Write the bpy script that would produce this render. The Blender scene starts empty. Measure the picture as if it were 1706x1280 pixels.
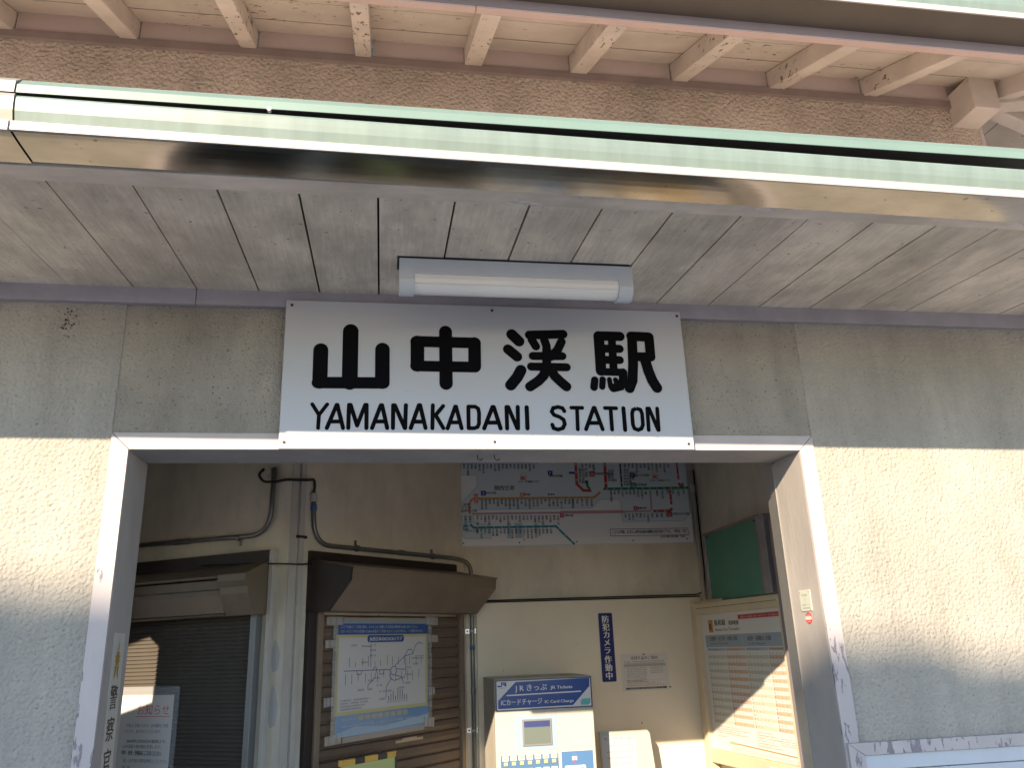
import bpy, bmesh, math, random, json
from mathutils import Vector, Matrix
random.seed(7)
S = bpy.context.scene
COL = S.collection
# ------------------------------------------------------------------ camera
cam_d = bpy.data.cameras.new('camera'); cam = bpy.data.objects.new('camera', cam_d); COL.objects.link(cam)
YAW, PIT, ROL = math.radians(9.52), math.radians(18.14), math.radians(-2.138)
fw = Vector((math.sin(YAW)*math.cos(PIT), math.cos(YAW)*math.cos(PIT), math.sin(PIT)))
rt = Vector((math.cos(YAW), -math.sin(YAW), 0)); up = rt.cross(fw)
r2 = rt*math.cos(ROL)+up*math.sin(ROL); u2 = -rt*math.sin(ROL)+up*math.cos(ROL)
cam.matrix_world = Matrix(((r2.x, u2.x, -fw.x, -0.317), (r2.y, u2.y, -fw.y, -2.43), (r2.z, u2.z, -fw.z, 1.56), (0, 0, 0, 1)))
cam_d.sensor_width = 36.0; cam_d.lens = 1338.0/1706.0*36.0; cam_d.clip_end = 300; cam_d.clip_start = 0.05
S.camera = cam
# ------------------------------------------------------------------ sky, sun, exposure
SUN = Vector((0.55, 1.0, -0.467)).normalized()
w = bpy.data.worlds.new('World'); S.world = w; w.use_nodes = True
nt = w.node_tree; bg = nt.nodes['Background']
sky = nt.nodes.new('ShaderNodeTexSky'); sky.sky_type = 'NISHITA'; sky.sun_disc = False
sky.sun_elevation = math.asin(-SUN.z); sky.sun_rotation = math.atan2(-SUN.x, -SUN.y)
sky.altitude = 100; sky.air_density = 1.0; sky.dust_density = 0.3; sky.ozone_density = 3.0
nt.links.new(sky.outputs[0], bg.inputs[0]); bg.inputs[1].default_value = 0.092
sd = bpy.data.lights.new('sun', 'SUN'); sd.energy = 3.25; sd.angle = math.radians(0.5); sd.color = (1.0, 0.80, 0.57)
so = bpy.data.objects.new('sun', sd); COL.objects.link(so); so.rotation_euler = SUN.to_track_quat('-Z', 'Y').to_euler()
so.location = (-6, -12, 8)
S.view_settings.view_transform = 'Standard'; S.view_settings.look = 'None'; S.view_settings.gamma = 1
S.view_settings.exposure = 1.85; S.view_settings.use_curve_mapping = False
S.render.engine = 'CYCLES'; S.cycles.use_denoising = True
S.cycles.max_bounces = 10; S.cycles.diffuse_bounces = 6; S.cycles.glossy_bounces = 4; S.cycles.sample_clamp_indirect = 8

DATA = json.loads(r'''{"kanji":[[[[[-0.5361,0.3144],[-0.5351,0.2108]],0.0453],[[[-0.5409,0.2081],[-0.3424,0.2101]],0.0375],[[[-0.4466,0.3798],[-0.4454,0.2102]],0.0483],[[[-0.3474,0.3207],[-0.3463,0.2128]],0.0451]],[[[[-0.2418,0.3506],[-0.0542,0.3498]],0.0374],[[[-0.2426,0.2679],[-0.0559,0.2674]],0.0362],[[[-0.2382,0.349],[-0.2381,0.27]],0.0428],[[[-0.0562,0.3493],[-0.0573,0.2694]],0.041],[[[-0.1487,0.3858],[-0.1486,0.2109]],0.0417]],[[[[0.066,0.3826],[0.0888,0.3592]],0.0364],[[[0.0523,0.3306],[0.0804,0.3058]],0.0339],[[[0.0914,0.2597],[0.0788,0.2361],[0.0566,0.2089]],0.0364],[[[0.1244,0.3818],[0.2362,0.3877]],0.0309],[[[0.1313,0.3655],[0.1437,0.3425]],0.0283],[[[0.1727,0.3665],[0.1792,0.3438]],0.0284],[[[0.2297,0.361],[0.2145,0.3309],[0.1915,0.3077]],0.0291],[[[0.179,0.3324],[0.1763,0.278]],0.0301],[[[0.1325,0.3091],[0.2297,0.3108]],0.0277],[[[0.1257,0.2726],[0.2417,0.2725]],0.028],[[[0.1754,0.269],[0.1644,0.242],[0.1464,0.224],[0.1189,0.2048]],0.0324],[[[0.1852,0.2692],[0.201,0.2415],[0.2194,0.2229],[0.2374,0.2066]],0.0325]],[[[[0.3569,0.3839],[0.3569,0.3272],[0.3563,0.2633]],0.0363],[[[0.401,0.3839],[0.3987,0.2641]],0.0275],[[[0.3565,0.3846],[0.4288,0.385]],0.0336],[[[0.3556,0.3401],[0.4244,0.3407]],0.029],[[[0.3543,0.3006],[0.4221,0.3011]],0.028],[[[0.3557,0.2593],[0.4298,0.2583]],0.0261],[[[0.4297,0.2579],[0.428,0.2307],[0.417,0.2103],[0.3934,0.2041]],0.0294],[[[0.3328,0.2303],[0.3285,0.2056]],0.0252],[[[0.3593,0.2329],[0.356,0.2082]],0.0216],[[[0.3818,0.2333],[0.3842,0.2075]],0.0168],[[[0.4022,0.2321],[0.4065,0.2168]],0.0173],[[[0.4684,0.3863],[0.5285,0.3848]],0.0341],[[[0.4705,0.3833],[0.4666,0.2882],[0.4598,0.2312],[0.4475,0.204]],0.0337],[[[0.5292,0.3848],[0.5289,0.3148]],0.0332],[[[0.4746,0.3137],[0.5288,0.3144]],0.032],[[[0.5086,0.3028],[0.5165,0.2663],[0.5268,0.2323],[0.5403,0.2071]],0.0358]]],"latin":[[[[[-0.5547,0.1389],[-0.5337,0.1052]],0.0116],[[[-0.5104,0.1388],[-0.5337,0.1052]],0.0117],[[[-0.5337,0.1052],[-0.5346,0.0641]],0.0116]],[[[[-0.4823,0.1375],[-0.509,0.0643]],0.0126],[[[-0.4802,0.1375],[-0.4613,0.0646]],0.0126],[[[-0.4997,0.0848],[-0.4685,0.085]],0.0125]],[[[[-0.4454,0.1379],[-0.4457,0.0647]],0.0126],[[[-0.4407,0.138],[-0.4197,0.0725]],0.0126],[[[-0.4197,0.0725],[-0.3968,0.1385]],0.0126],[[[-0.3926,0.1385],[-0.3917,0.065]],0.0127]],[[[[-0.3496,0.1379],[-0.3749,0.0651]],0.0128],[[[-0.3458,0.1379],[-0.3295,0.0654]],0.0128],[[[-0.3636,0.0858],[-0.3382,0.086]],0.0127]],[[[[-0.3122,0.1383],[-0.3121,0.0655]],0.0129],[[[-0.3073,0.1383],[-0.2764,0.0657]],0.0129],[[[-0.2734,0.1387],[-0.2753,0.0657]],0.0129]],[[[[-0.2337,0.1391],[-0.2582,0.0658]],0.013],[[[-0.2298,0.1392],[-0.2133,0.0661]],0.013],[[[-0.2465,0.086],[-0.2229,0.0862]],0.0129]],[[[[-0.1906,0.1396],[-0.1922,0.0656]],0.0126],[[[-0.1586,0.1372],[-0.1827,0.1068]],0.0127],[[[-0.1827,0.109],[-0.1585,0.0658]],0.0126]],[[[[-0.121,0.1358],[-0.1456,0.0654]],0.0127],[[[-0.1185,0.1358],[-0.1021,0.0657]],0.0127],[[[-0.1362,0.0846],[-0.1101,0.0848]],0.0126]],[[[[-0.08,0.1362],[-0.0803,0.0663]],0.0126],[[[-0.08,0.1362],[-0.0586,0.136],[-0.0495,0.1297],[-0.0469,0.116],[-0.0477,0.0819],[-0.0524,0.0705],[-0.0623,0.0664],[-0.0803,0.0663]],0.0126]],[[[[-0.0039,0.1359],[-0.032,0.0661]],0.0134],[[[-0.0003,0.1359],[0.0196,0.0664]],0.0134],[[[-0.0201,0.0848],[0.0087,0.085]],0.0133]],[[[[0.0403,0.1364],[0.0402,0.0661]],0.013],[[[0.0459,0.1364],[0.072,0.0668]],0.013],[[[0.0762,0.1367],[0.0747,0.0663]],0.0131]],[[[[0.1048,0.1359],[0.1046,0.067]],0.014]],[[[[0.2258,0.1243],[0.2204,0.134],[0.2062,0.138],[0.1904,0.1344],[0.185,0.1222],[0.1916,0.1118],[0.2092,0.1051],[0.2218,0.0963],[0.2251,0.0817],[0.2179,0.0684],[0.2021,0.0635],[0.1881,0.0682],[0.1847,0.0795]],0.013]],[[[[0.2493,0.136],[0.2851,0.1359]],0.0126],[[[0.2678,0.1345],[0.2661,0.0646]],0.0126]],[[[[0.3225,0.1363],[0.2931,0.0653]],0.0132],[[[0.3257,0.1363],[0.3473,0.0656]],0.0132],[[[0.3065,0.086],[0.3367,0.0862]],0.0131]],[[[[0.3598,0.1362],[0.397,0.1356]],0.013],[[[0.3785,0.1344],[0.3781,0.0646]],0.013]],[[[[0.4211,0.1361],[0.4213,0.0636]],0.0138]],[[[[0.4643,0.1358],[0.4776,0.1317],[0.4821,0.1181],[0.4817,0.0811],[0.4757,0.0688],[0.4642,0.0638],[0.4524,0.0687],[0.4485,0.0809],[0.4484,0.1178],[0.4528,0.1307],[0.4643,0.1358]],0.0129]],[[[[0.5011,0.1362],[0.4994,0.064]],0.013],[[[0.507,0.1362],[0.5308,0.0642]],0.013],[[[0.5344,0.136],[0.5328,0.0642]],0.013]]],"screws":[[-0.6298,0.4634],[0.0036,0.4644],[0.6353,0.464],[-0.6317,0.0199],[-0.0003,0.023],[0.6289,0.0186]],"map":{"white":[[-0.0092,0.4366],[0.1248,0.4338],[0.1278,0.3628],[0.0106,0.2438],[0.0105,0.0864],[0.0476,0.0464],[0.2056,0.0462],[0.2057,0.1301],[0.1294,0.1333],[0.1031,0.1558],[0.102,0.2138],[0.1089,0.2204],[0.6442,0.2229],[0.8424,0.2222],[0.8983,0.2773],[1.0205,0.2763],[1.0264,0.2568],[1.0316,0.1362],[1.4292,0.1362],[1.4861,0.1891],[1.481,0.0055],[-0.0039,0.0037]],"orange":[[[[0.0792,0.1939],[0.0795,0.2544],[0.0898,0.2791],[0.1103,0.2893],[0.142,0.2877],[0.7228,0.2887],[0.8594,0.2892],[0.9016,0.3235]],0.013]],"pink":[[[[0.0949,0.1951],[0.6381,0.1965]],0.011],[[[0.6382,0.1983],[1.0417,0.1986]],0.018],[[[1.0417,0.1986],[1.2176,0.2006]],0.01],[[[1.2274,0.3337],[1.2255,0.2039]],0.011]],"red":[[[[1.2352,0.2004],[1.3392,0.2004],[1.3635,0.2148]],0.016],[[[1.3586,0.2417],[1.3587,0.3329]],0.014],[[[0.7552,0.5235],[0.7535,0.3756],[0.793,0.3339],[0.845,0.3321]],0.017],[[[0.9438,0.5235],[0.941,0.3501]],0.019],[[[1.4211,0.5233],[1.4224,0.4013]],0.012],[[[1.4188,0.3773],[1.4325,0.3598],[1.4451,0.3572],[1.4447,0.3772]],0.014],[[[0.6271,0.5117],[0.7554,0.5116]],0.008]],"teal":[[[[0.0802,0.1317],[0.1021,0.1115],[0.5873,0.1131],[0.6059,0.1147],[0.7182,0.0015]],0.013]],"green":[[[[0.8195,0.3973],[0.822,0.3606],[0.8356,0.3409]],0.015],[[[0.923,0.3429],[1.4828,0.347]],0.015]],"blue":[[[[-0.0082,0.5112],[0.5186,0.5109]],0.009],[[[0.7086,0.4461],[0.7454,0.4453]],0.014]],"dark":[[[[1.0437,0.5034],[1.0443,0.3544]],0.012]],"border":[[[[-0.0092,0.4366],[0.1248,0.4338],[0.1278,0.3628],[0.0106,0.2438],[0.0105,0.0864],[0.0476,0.0464],[0.2056,0.0462],[0.2057,0.1301],[0.1294,0.1333],[0.1031,0.1558],[0.102,0.2138],[0.1089,0.2204],[0.6442,0.2229],[0.8424,0.2222],[0.8983,0.2773],[1.0205,0.2763],[1.0264,0.2568],[1.0316,0.1362],[1.4292,0.1362],[1.4861,0.1891]],0.0025]],"labels":[[[0.1554,0.2831],"和泉鳥取",0.0155],[[0.1798,0.2829],"和泉砂川",0.0155],[[0.2041,0.2827],"新家",0.0155],[[0.2285,0.2825],"長滝",0.0155],[[0.253,0.2823],"日根野",0.0155],[[0.2774,0.2821],"熊取",0.0155],[[0.3019,0.2819],"東佐野",0.0155],[[0.3265,0.2817],"和泉橋本",0.0155],[[0.3511,0.2815],"東貝塚",0.0155],[[0.3757,0.2813],"東岸和田",0.0155],[[0.4004,0.2811],"下松",0.0155],[[0.4251,0.2809],"久米田",0.0155],[[0.4498,0.2807],"和泉府中",0.0155],[[0.4746,0.2805],"信太山",0.0155],[[0.4994,0.2803],"北信太",0.0155],[[0.5243,0.2801],"富木",0.0155],[[0.5492,0.2799],"鳳",0.0155],[[0.5741,0.2797],"津久野",0.0155],[[0.5991,0.2795],"上野芝",0.0155],[[0.6241,0.2793],"百舌鳥",0.0155],[[0.6492,0.2791],"三国ヶ丘",0.0155],[[0.6742,0.2789],"堺市",0.0155],[[0.6994,0.2787],"浅香",0.0155],[[0.7245,0.2785],"杉本町",0.0155],[[0.7216,0.2811],"我孫子町",0.0155],[[0.7514,0.2808],"長居",0.0155],[[0.7814,0.2806],"鶴ケ丘",0.0155],[[0.8114,0.2804],"南田辺",0.0155],[[0.8414,0.2801],"美章園",0.0155],[[0.1261,0.1858],"田井ノ瀬",0.015],[[0.1494,0.1856],"千旦",0.015],[[0.1728,0.1853],"布施屋",0.015],[[0.1962,0.1851],"紀伊小倉",0.015],[[0.2196,0.1848],"船戸",0.015],[[0.2431,0.1845],"岩出",0.015],[[0.2666,0.1843],"下井阪",0.015],[[0.2901,0.184],"打田",0.015],[[0.3137,0.1838],"紀伊長田",0.015],[[0.3373,0.1835],"粉河",0.015],[[0.3609,0.1832],"名手",0.015],[[0.3846,0.183],"西笠田",0.015],[[0.4083,0.1827],"笠田",0.015],[[0.432,0.1825],"大谷",0.015],[[0.4558,0.1822],"妙寺",0.015],[[0.4796,0.1819],"中飯降",0.015],[[0.5035,0.1817],"高野口",0.015],[[0.5274,0.1814],"紀伊山田",0.015],[[0.5513,0.1811],"橋本",0.015],[[0.5753,0.1809],"下兵庫",0.015],[[0.5992,0.1806],"隅田",0.015],[[0.6233,0.1803],"大和二見",0.015],[[0.1243,0.1046],"宮前",0.015],[[0.1477,0.1043],"紀三井寺",0.015],[[0.1712,0.104],"黒江",0.015],[[0.1946,0.1037],"海南",0.015],[[0.2182,0.1033],"冷水浦",0.015],[[0.2417,0.103],"加茂郷",0.015],[[0.2653,0.1027],"下津",0.015],[[0.2889,0.1024],"初島",0.015],[[0.3126,0.1021],"箕島",0.015],[[0.3362,0.1017],"紀伊宮原",0.015],[[0.36,0.1014],"藤並",0.015],[[0.3837,0.1011],"湯浅",0.015],[[0.4075,0.1008],"広川ビーチ",0.015],[[0.4313,0.1004],"紀伊由良",0.015],[[0.4552,0.1001],"紀伊内原",0.015],[[0.4791,0.0998],"御坊",0.015],[[0.503,0.0995],"道成寺",0.015],[[0.527,0.0991],"和佐",0.015],[[0.551,0.0988],"稲原",0.015],[[0.5751,0.0985],"印南",0.015],[[0.0258,0.5019],"姫路",0.015],[[0.0497,0.5019],"御着",0.015],[[0.0736,0.5019],"ひめじ別所",0.015],[[0.0975,0.5019],"曽根",0.015],[[0.1214,0.5018],"宝殿",0.015],[[0.1455,0.5018],"加古川",0.015],[[0.1695,0.5018],"東加古川",0.015],[[0.1936,0.5018],"土山",0.015],[[0.2177,0.5017],"魚住",0.015],[[0.2418,0.5017],"大久保",0.015],[[0.266,0.5017],"西明石",0.015],[[0.2902,0.5017],"明石",0.015],[[0.3145,0.5016],"朝霧",0.015],[[0.3388,0.5016],"舞子",0.015],[[0.3631,0.5016],"垂水",0.015],[[0.3875,0.5016],"塩屋",0.015],[[0.4119,0.5015],"須磨",0.015],[[0.4364,0.5015],"鷹取",0.015],[[0.4608,0.5015],"新長田",0.015],[[0.4854,0.5015],"兵庫",0.015],[[0.97,0.3352],"東部市場前",0.015],[[0.995,0.3351],"平野",0.015],[[1.0201,0.3349],"加美",0.015],[[1.0452,0.3348],"久宝寺",0.015],[[1.0704,0.3346],"八尾",0.015],[[1.0956,0.3345],"志紀",0.015],[[1.1209,0.3343],"柏原",0.015],[[1.1462,0.3342],"高井田",0.015],[[1.1715,0.334],"河内堅上",0.015],[[1.1969,0.3338],"三郷",0.015],[[1.2711,0.3373],"法隆寺",0.015],[[1.3063,0.3371],"大和小泉",0.015],[[1.3416,0.3369],"郡山",0.015],[[1.377,0.3367],"奈良",0.015],[[1.4125,0.3365],"平城山",0.015],[[1.4481,0.3363],"木津",0.015],[[1.0534,0.1888],"五条",0.015],[[1.0775,0.1885],"北宇智",0.015],[[1.1017,0.1883],"吉野口",0.015],[[1.1259,0.188],"掖上",0.015],[[1.1501,0.1878],"御所",0.015],[[1.1744,0.1875],"玉手",0.015],[[1.1987,0.1873],"大和新庄",0.015],[[1.2266,0.1894],"高田",0.015],[[1.2577,0.1891],"金橋",0.015],[[1.2889,0.1887],"畝傍",0.015],[[1.3202,0.1884],"桜井",0.015],[[1.0744,0.5058],"鴫野",0.015],[[1.1003,0.5058],"放出",0.015],[[1.1263,0.5058],"徳庵",0.015],[[1.1524,0.5058],"鴻池新田",0.015],[[1.1784,0.5057],"住道",0.015],[[1.2046,0.5057],"野崎",0.015],[[1.2307,0.5057],"四条畷",0.015],[[1.2569,0.5057],"忍ケ丘",0.015],[[1.2832,0.5057],"東寝屋川",0.015],[[1.3094,0.5056],"星田",0.015],[[1.3358,0.5056],"河内磐船",0.015],[[1.3621,0.5056],"津田",0.015],[[0.7966,0.5061],"天満",0.015],[[0.8209,0.5061],"桜ノ宮",0.015],[[0.8451,0.506],"京橋",0.015],[[0.8694,0.506],"大阪城公園",0.015],[[0.0254,0.1843],"紀和",0.015],[[0.0533,0.184],"和歌山市",0.015],[[0.0812,0.1837],"和歌山",0.015]],"hlabels":[[[0.0421,0.2511],"紀伊",0.016],[[0.0284,0.232],"六十谷",0.016],[[0.0281,0.2128],"紀伊中ノ島",0.016],[[0.7715,0.464],"野田",0.017],[[0.7702,0.4442],"西九条",0.017],[[0.769,0.4245],"弁天町",0.017],[[0.7678,0.4049],"大正",0.017],[[0.7665,0.3853],"芦原橋",0.017],[[0.959,0.4561],"玉造",0.017],[[0.9575,0.4363],"鶴橋",0.017],[[0.956,0.4165],"桃谷",0.017],[[0.9545,0.3967],"寺田町",0.017],[[1.0632,0.4623],"放出",0.015],[[1.0617,0.4434],"高井田中央",0.015],[[1.0601,0.4245],"JR河内永和",0.015],[[1.0586,0.4057],"JR俊徳道",0.015],[[1.0571,0.3869],"JR長瀬",0.015],[[1.0555,0.3682],"衣摺加美北",0.015],[[0.2345,0.3507],"関西空港",0.026],[[0.1791,0.3214],"関西空港線",0.011],[[0.4168,0.3107],"阪和線",0.011],[[0.565,0.3096],"東羽衣",0.013],[[0.6626,0.1786],"和歌山線",0.012],[[1.1336,0.2194],"和歌山線",0.012],[[1.36,0.1807],"万葉まほろば線",0.013],[[1.1363,0.3663],"大和路線",0.015],[[0.8748,0.439],"大阪環状線",0.014],[[1.129,0.4283],"おおさか東線",0.014],[[0.0483,0.0924],"きのくに線",0.014],[[0.5826,0.4254],"JRゆめ咲線",0.014],[[1.2677,0.0399],"山中渓駅 発売額一覧表",0.013],[[0.3853,0.3899],"ICカード利用エリア",0.012],[[1.2355,0.3941],"ICカード利用エリア",0.012]],"squares":[[[0.1654,0.3202],"S","blue",0.03],[[0.4052,0.3085],"R","orange",0.026],[[0.5882,0.4441],"P","blue",0.03],[[0.8562,0.4376],"O","red",0.034],[[1.1178,0.4283],"F","dark",0.03],[[1.1184,0.3639],"Q","green",0.034],[[1.121,0.2186],"T","pinkd",0.026],[[1.3421,0.1794],"U","red",0.032],[[0.6478,0.1787],"T","pinkd",0.026],[[0.0531,0.1122],"W","teal",0.03]],"ic":[[0.4166,0.419],[1.2691,0.4238]],"here":[[0.1087,0.3165],[0.1313,0.2571]],"note":[[0.9464,0.0906],[1.4503,0.0491],[0.9596,0.0705]],"pods":[[[0.3042,0.1355],[0.3282,0.0443]],[[0.3519,0.1372],[0.3969,0.0454]],[[0.4727,0.1357],[0.4924,0.0462]]],"holes":[[0.0382,0.0191],[0.3768,0.0179],[0.7327,0.0175],[1.0889,0.0199],[1.4386,0.0253]]},"machine":{"hdr":[[0.0039,1.3967],[0.5066,1.4001],[0.5068,1.2559],[0.0074,1.2518]],"blue":[[0.1088,1.3877],[0.4981,1.3938],[0.4962,1.3527],[0.404,1.2652],[0.0161,1.2621],[0.0166,1.3018]],"line":[[0.0599,1.3249],[0.4498,1.3298]],"t":[[[0.1053,1.3456],"J R きっぷ",0.03],[[0.2899,1.3482],"JR Tickets",0.0175],[[0.0314,1.2809],"ICカードチャージ",0.027],[[0.2582,1.2814],"IC Card Charge",0.0165]],"logo":[[0.0147,1.3674],[0.0608,1.3889]],"tag":[[0.4456,1.2641],[0.4975,1.2943]],"lb":[[0.1027,1.2245],[0.3198,1.063]],"sf":[[0.1369,1.207],[0.2879,1.082]],"sd":[[0.145,1.1978],[0.2787,1.1684],[0.2806,1.0911]],"bp":[[0.0227,1.0431],[0.316,0.9717]],"rp":[[0.3325,1.0474],[0.4953,0.9618]],"btn":[[[0.0295,1.0413],[0.0621,1.0177],[0.0369,1.0136],[0.0583,0.9961]],[[0.0705,1.0421],[0.1031,1.0184],[0.0775,1.0143],[0.0988,0.9968]],[[0.1116,1.0428],[0.1442,1.0191],[0.1182,1.015],[0.1395,0.9974]],[[0.1529,1.0435],[0.1855,1.0198],[0.159,1.0157],[0.1804,0.9981]],[[0.1943,1.0443],[0.227,1.0205],[0.1999,1.0164],[0.2213,0.9988]],[[0.2358,1.045],[0.2685,1.0212],[0.241,1.0171],[0.2624,0.9995]],[[0.2775,1.0458],[0.3102,1.0219],[0.2822,1.0179],[0.3037,1.0002]]],"tri":[0.3989,0.9998],"slot":[[0.3463,0.982],[0.4548,0.9502]],"scr":[[0.0139,1.2402],[0.2571,1.2429],[0.5013,1.245],[0.015,1.0634],[0.2584,1.0655],[0.3133,1.0505],[0.1496,1.0477],[0.0145,1.0469]],"grille":[[0.0414,1.2326],[0.0804,1.192]]},"tt":{"R":[[0.0826,1.6684],[0.1347,1.5975]],"t1":[0.1568,1.632],"t1e":[0.2769,1.6298],"t2":[0.3133,1.6286],"t3":[0.16,1.6002],"blue":[[0.0385,1.5879],[0.8364,1.5097]],"red":[[0.4173,1.6618],[0.847,1.6809]],"h1":[0.0852,1.5532],"h1b":[0.0874,1.5314],"h2":[0.4936,1.5451],"h2b":[0.4979,1.525],"cols":[[0.0431,1.5116],[0.2556,1.51],[0.4627,1.5053],[0.6784,1.5023],[0.8418,1.4997]],"rows":[[0.0364,1.4982],[0.6837,1.4896],[0.0401,1.1195],[0.6616,1.1149]],"line":[[0.1806,1.0243],[0.8275,0.9941]],"sheet":[[0.0377,1.6978],[0.009,0.9845]]},"poster":{"tl":[0.2802,1.7033],"tr":[0.9572,1.7091],"bl":[0.296,1.1887],"br":[0.9193,1.1875],"hb":[0.2831,1.6405],"hb2":[0.9571,1.651],"yb":[0.2997,1.2834],"yb2":[0.9351,1.2946],"tt":[0.4998,1.626],"tt2":[0.7646,1.6195],"c":[0.6889,1.4645],"w0":[0.337,1.4794],"w1":[0.6692,1.4748],"ne":[0.8393,1.5855],"e":[0.9028,1.5777],"s":[0.6293,1.3164]}}''')
# ------------------------------------------------------------------ materials
def mat(name, col, rough=.6, metal=0., var=.14, vscale=5., stretch=(1, 1, 1), bump=0., bscale=60., stucco=0.,
        flake=None, spots=None, spec=.4, objrand=.0, grain=None, stain=None):
    m = bpy.data.materials.new(name); m.use_nodes = True; t = m.node_tree; N = t.nodes; Lk = t.links.new
    b = N['Principled BSDF']; b.inputs['Roughness'].default_value = rough; b.inputs['Metallic'].default_value = metal
    b.inputs['Specular IOR Level'].default_value = spec
    g = N.new('ShaderNodeNewGeometry'); mp = N.new('ShaderNodeMapping'); mp.inputs['Scale'].default_value = stretch
    Lk(g.outputs['Position'], mp.inputs['Vector'])
    P = mp.outputs['Vector']
    def noise(sc, det=5., vec=None, ro=.6):
        n = N.new('ShaderNodeTexNoise'); n.inputs['Scale'].default_value = sc; n.inputs['Detail'].default_value = det
        n.inputs['Roughness'].default_value = ro; Lk(vec or P, n.inputs['Vector']); return n.outputs['Fac']
    def ramp(f, a, b_, ca=(0, 0, 0, 1), cb=(1, 1, 1, 1)):
        r = N.new('ShaderNodeValToRGB'); r.color_ramp.elements[0].position = a; r.color_ramp.elements[1].position = b_
        r.color_ramp.elements[0].color = ca; r.color_ramp.elements[1].color = cb; Lk(f, r.inputs['Fac']); return r.outputs['Color']
    def mix(f, a, b_, mode='MIX'):
        x = N.new('ShaderNodeMix'); x.data_type = 'RGBA'; x.blend_type = mode
        if isinstance(f, float): x.inputs[0].default_value = f
        else: Lk(f, x.inputs[0])
        for i, v in ((6, a), (7, b_)):
            if isinstance(v, tuple): x.inputs[i].default_value = (*v[:3], 1)
            else: Lk(v, x.inputs[i])
        return x.outputs[2]
    c = mix(ramp(noise(vscale), .35, .68), tuple(v*(1-var) for v in col), tuple(min(.95, v*(1+var)) for v in col))
    if grain:
        mg = N.new('ShaderNodeMapping'); mg.inputs['Scale'].default_value = grain; Lk(g.outputs['Position'], mg.inputs['Vector'])
        gf = noise(9., 4., mg.outputs['Vector'], .7)
        c = mix(ramp(gf, .42, .62), mix(.30, c, (.30, .28, .26), 'MULTIPLY') if False else mix(1., c, (.88, .875, .87), 'MULTIPLY'), c)
    if stain:   # rain streaks and grey blotches (strength, streak stretch)
        st_, sv = stain
        ms = N.new('ShaderNodeMapping'); ms.inputs['Scale'].default_value = sv; Lk(g.outputs['Position'], ms.inputs['Vector'])
        k1 = 1-st_
        c = mix(ramp(noise(3.2, 6., ms.outputs['Vector'], .65), .44, .66), c, mix(1., c, (k1*.98, k1*.985, k1), 'MULTIPLY'))
        c = mix(ramp(noise(1.6, 5., g.outputs['Position'], .6), .48, .72), c, mix(1., c, (1-st_*.8, 1-st_*.85, 1-st_*.95), 'MULTIPLY'))
    if objrand:
        oi = N.new('ShaderNodeObjectInfo'); mr = N.new('ShaderNodeMapRange'); mr.inputs[3].default_value = 1-objrand; mr.inputs[4].default_value = 1+objrand*.4
        Lk(oi.outputs['Random'], mr.inputs[0]); hs = N.new('ShaderNodeHueSaturation'); Lk(mr.outputs[0], hs.inputs['Value']); Lk(c, hs.inputs['Color']); c = hs.outputs['Color']
    hgt = None
    if spots:   # small dirt specks (colour, scale, threshold)
        sc_, s_, th = spots
        f = ramp(noise(s_, 3., g.outputs['Position'], .55), th, th+.03)
        c = mix(f, c, tuple(sc_))
    if flake:   # peeled paint (colour, scale, threshold, stretch)
        fc, fs, th, st = flake[:4]
        m2 = N.new('ShaderNodeMapping'); m2.inputs['Scale'].default_value = st; Lk(g.outputs['Position'], m2.inputs['Vector'])
        big = ramp(noise(1.7, 2., g.outputs['Position']), .40, .66)
        nf = noise(fs, 6., m2.outputs['Vector'], .62)
        ad = N.new('ShaderNodeMath'); ad.operation = 'MULTIPLY_ADD'; ad.inputs[1].default_value = .12
        Lk(big, ad.inputs[0]); Lk(nf, ad.inputs[2])
        f = ramp(ad.outputs[0], th, th+.015)
        if len(flake) > 4:   # splash zone: paint has peeled near the ground
            sx_ = N.new('ShaderNodeSeparateXYZ'); Lk(g.outputs['Position'], sx_.inputs[0])
            mz = N.new('ShaderNodeMapRange'); mz.inputs[1].default_value = flake[4]; mz.inputs[2].default_value = flake[4]-.75; mz.inputs[3].default_value = -.12; mz.inputs[4].default_value = .10
            Lk(sx_.outputs['Z'], mz.inputs[0]); a2 = N.new('ShaderNodeMath'); a2.operation = 'ADD'; Lk(ad.outputs[0], a2.inputs[0]); Lk(mz.outputs[0], a2.inputs[1])
            f = ramp(a2.outputs[0], th, th+.015)
        c = mix(f, c, tuple(fc)); hgt = f
    Lk(c, b.inputs['Base Color'])
    last = None
    def addbump(h, dist, inv=False):
        nonlocal last
        bp = N.new('ShaderNodeBump'); bp.inputs['Distance'].default_value = dist; bp.inputs['Strength'].default_value = 1.; bp.invert = inv
        Lk(h, bp.inputs['Height'])
        if last: Lk(last, bp.inputs['Normal'])
        last = bp.outputs['Normal']
    if stucco:
        wv = N.new('ShaderNodeVectorMath'); wv.operation = 'ADD'
        n3 = N.new('ShaderNodeTexNoise'); n3.inputs['Scale'].default_value = bscale*.7; Lk(P, n3.inputs['Vector'])
        vs = N.new('ShaderNodeVectorMath'); vs.operation = 'SCALE'; vs.inputs['Scale'].default_value = .9/bscale; Lk(n3.outputs['Color'], vs.inputs[0])
        Lk(P, wv.inputs[0]); Lk(vs.outputs[0], wv.inputs[1])
        vo = N.new('ShaderNodeTexVoronoi'); vo.feature = 'SMOOTH_F1'; vo.inputs['Scale'].default_value = bscale; vo.inputs['Smoothness'].default_value = .35
        Lk(wv.outputs[0], vo.inputs['Vector'])
        nn = noise(bscale*1.3, 4.)
        ml = N.new('ShaderNodeMath'); ml.operation = 'SUBTRACT'; Lk(nn, ml.inputs[0]); Lk(vo.outputs['Distance'], ml.inputs[1])
        addbump(ml.outputs[0], stucco)
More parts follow.
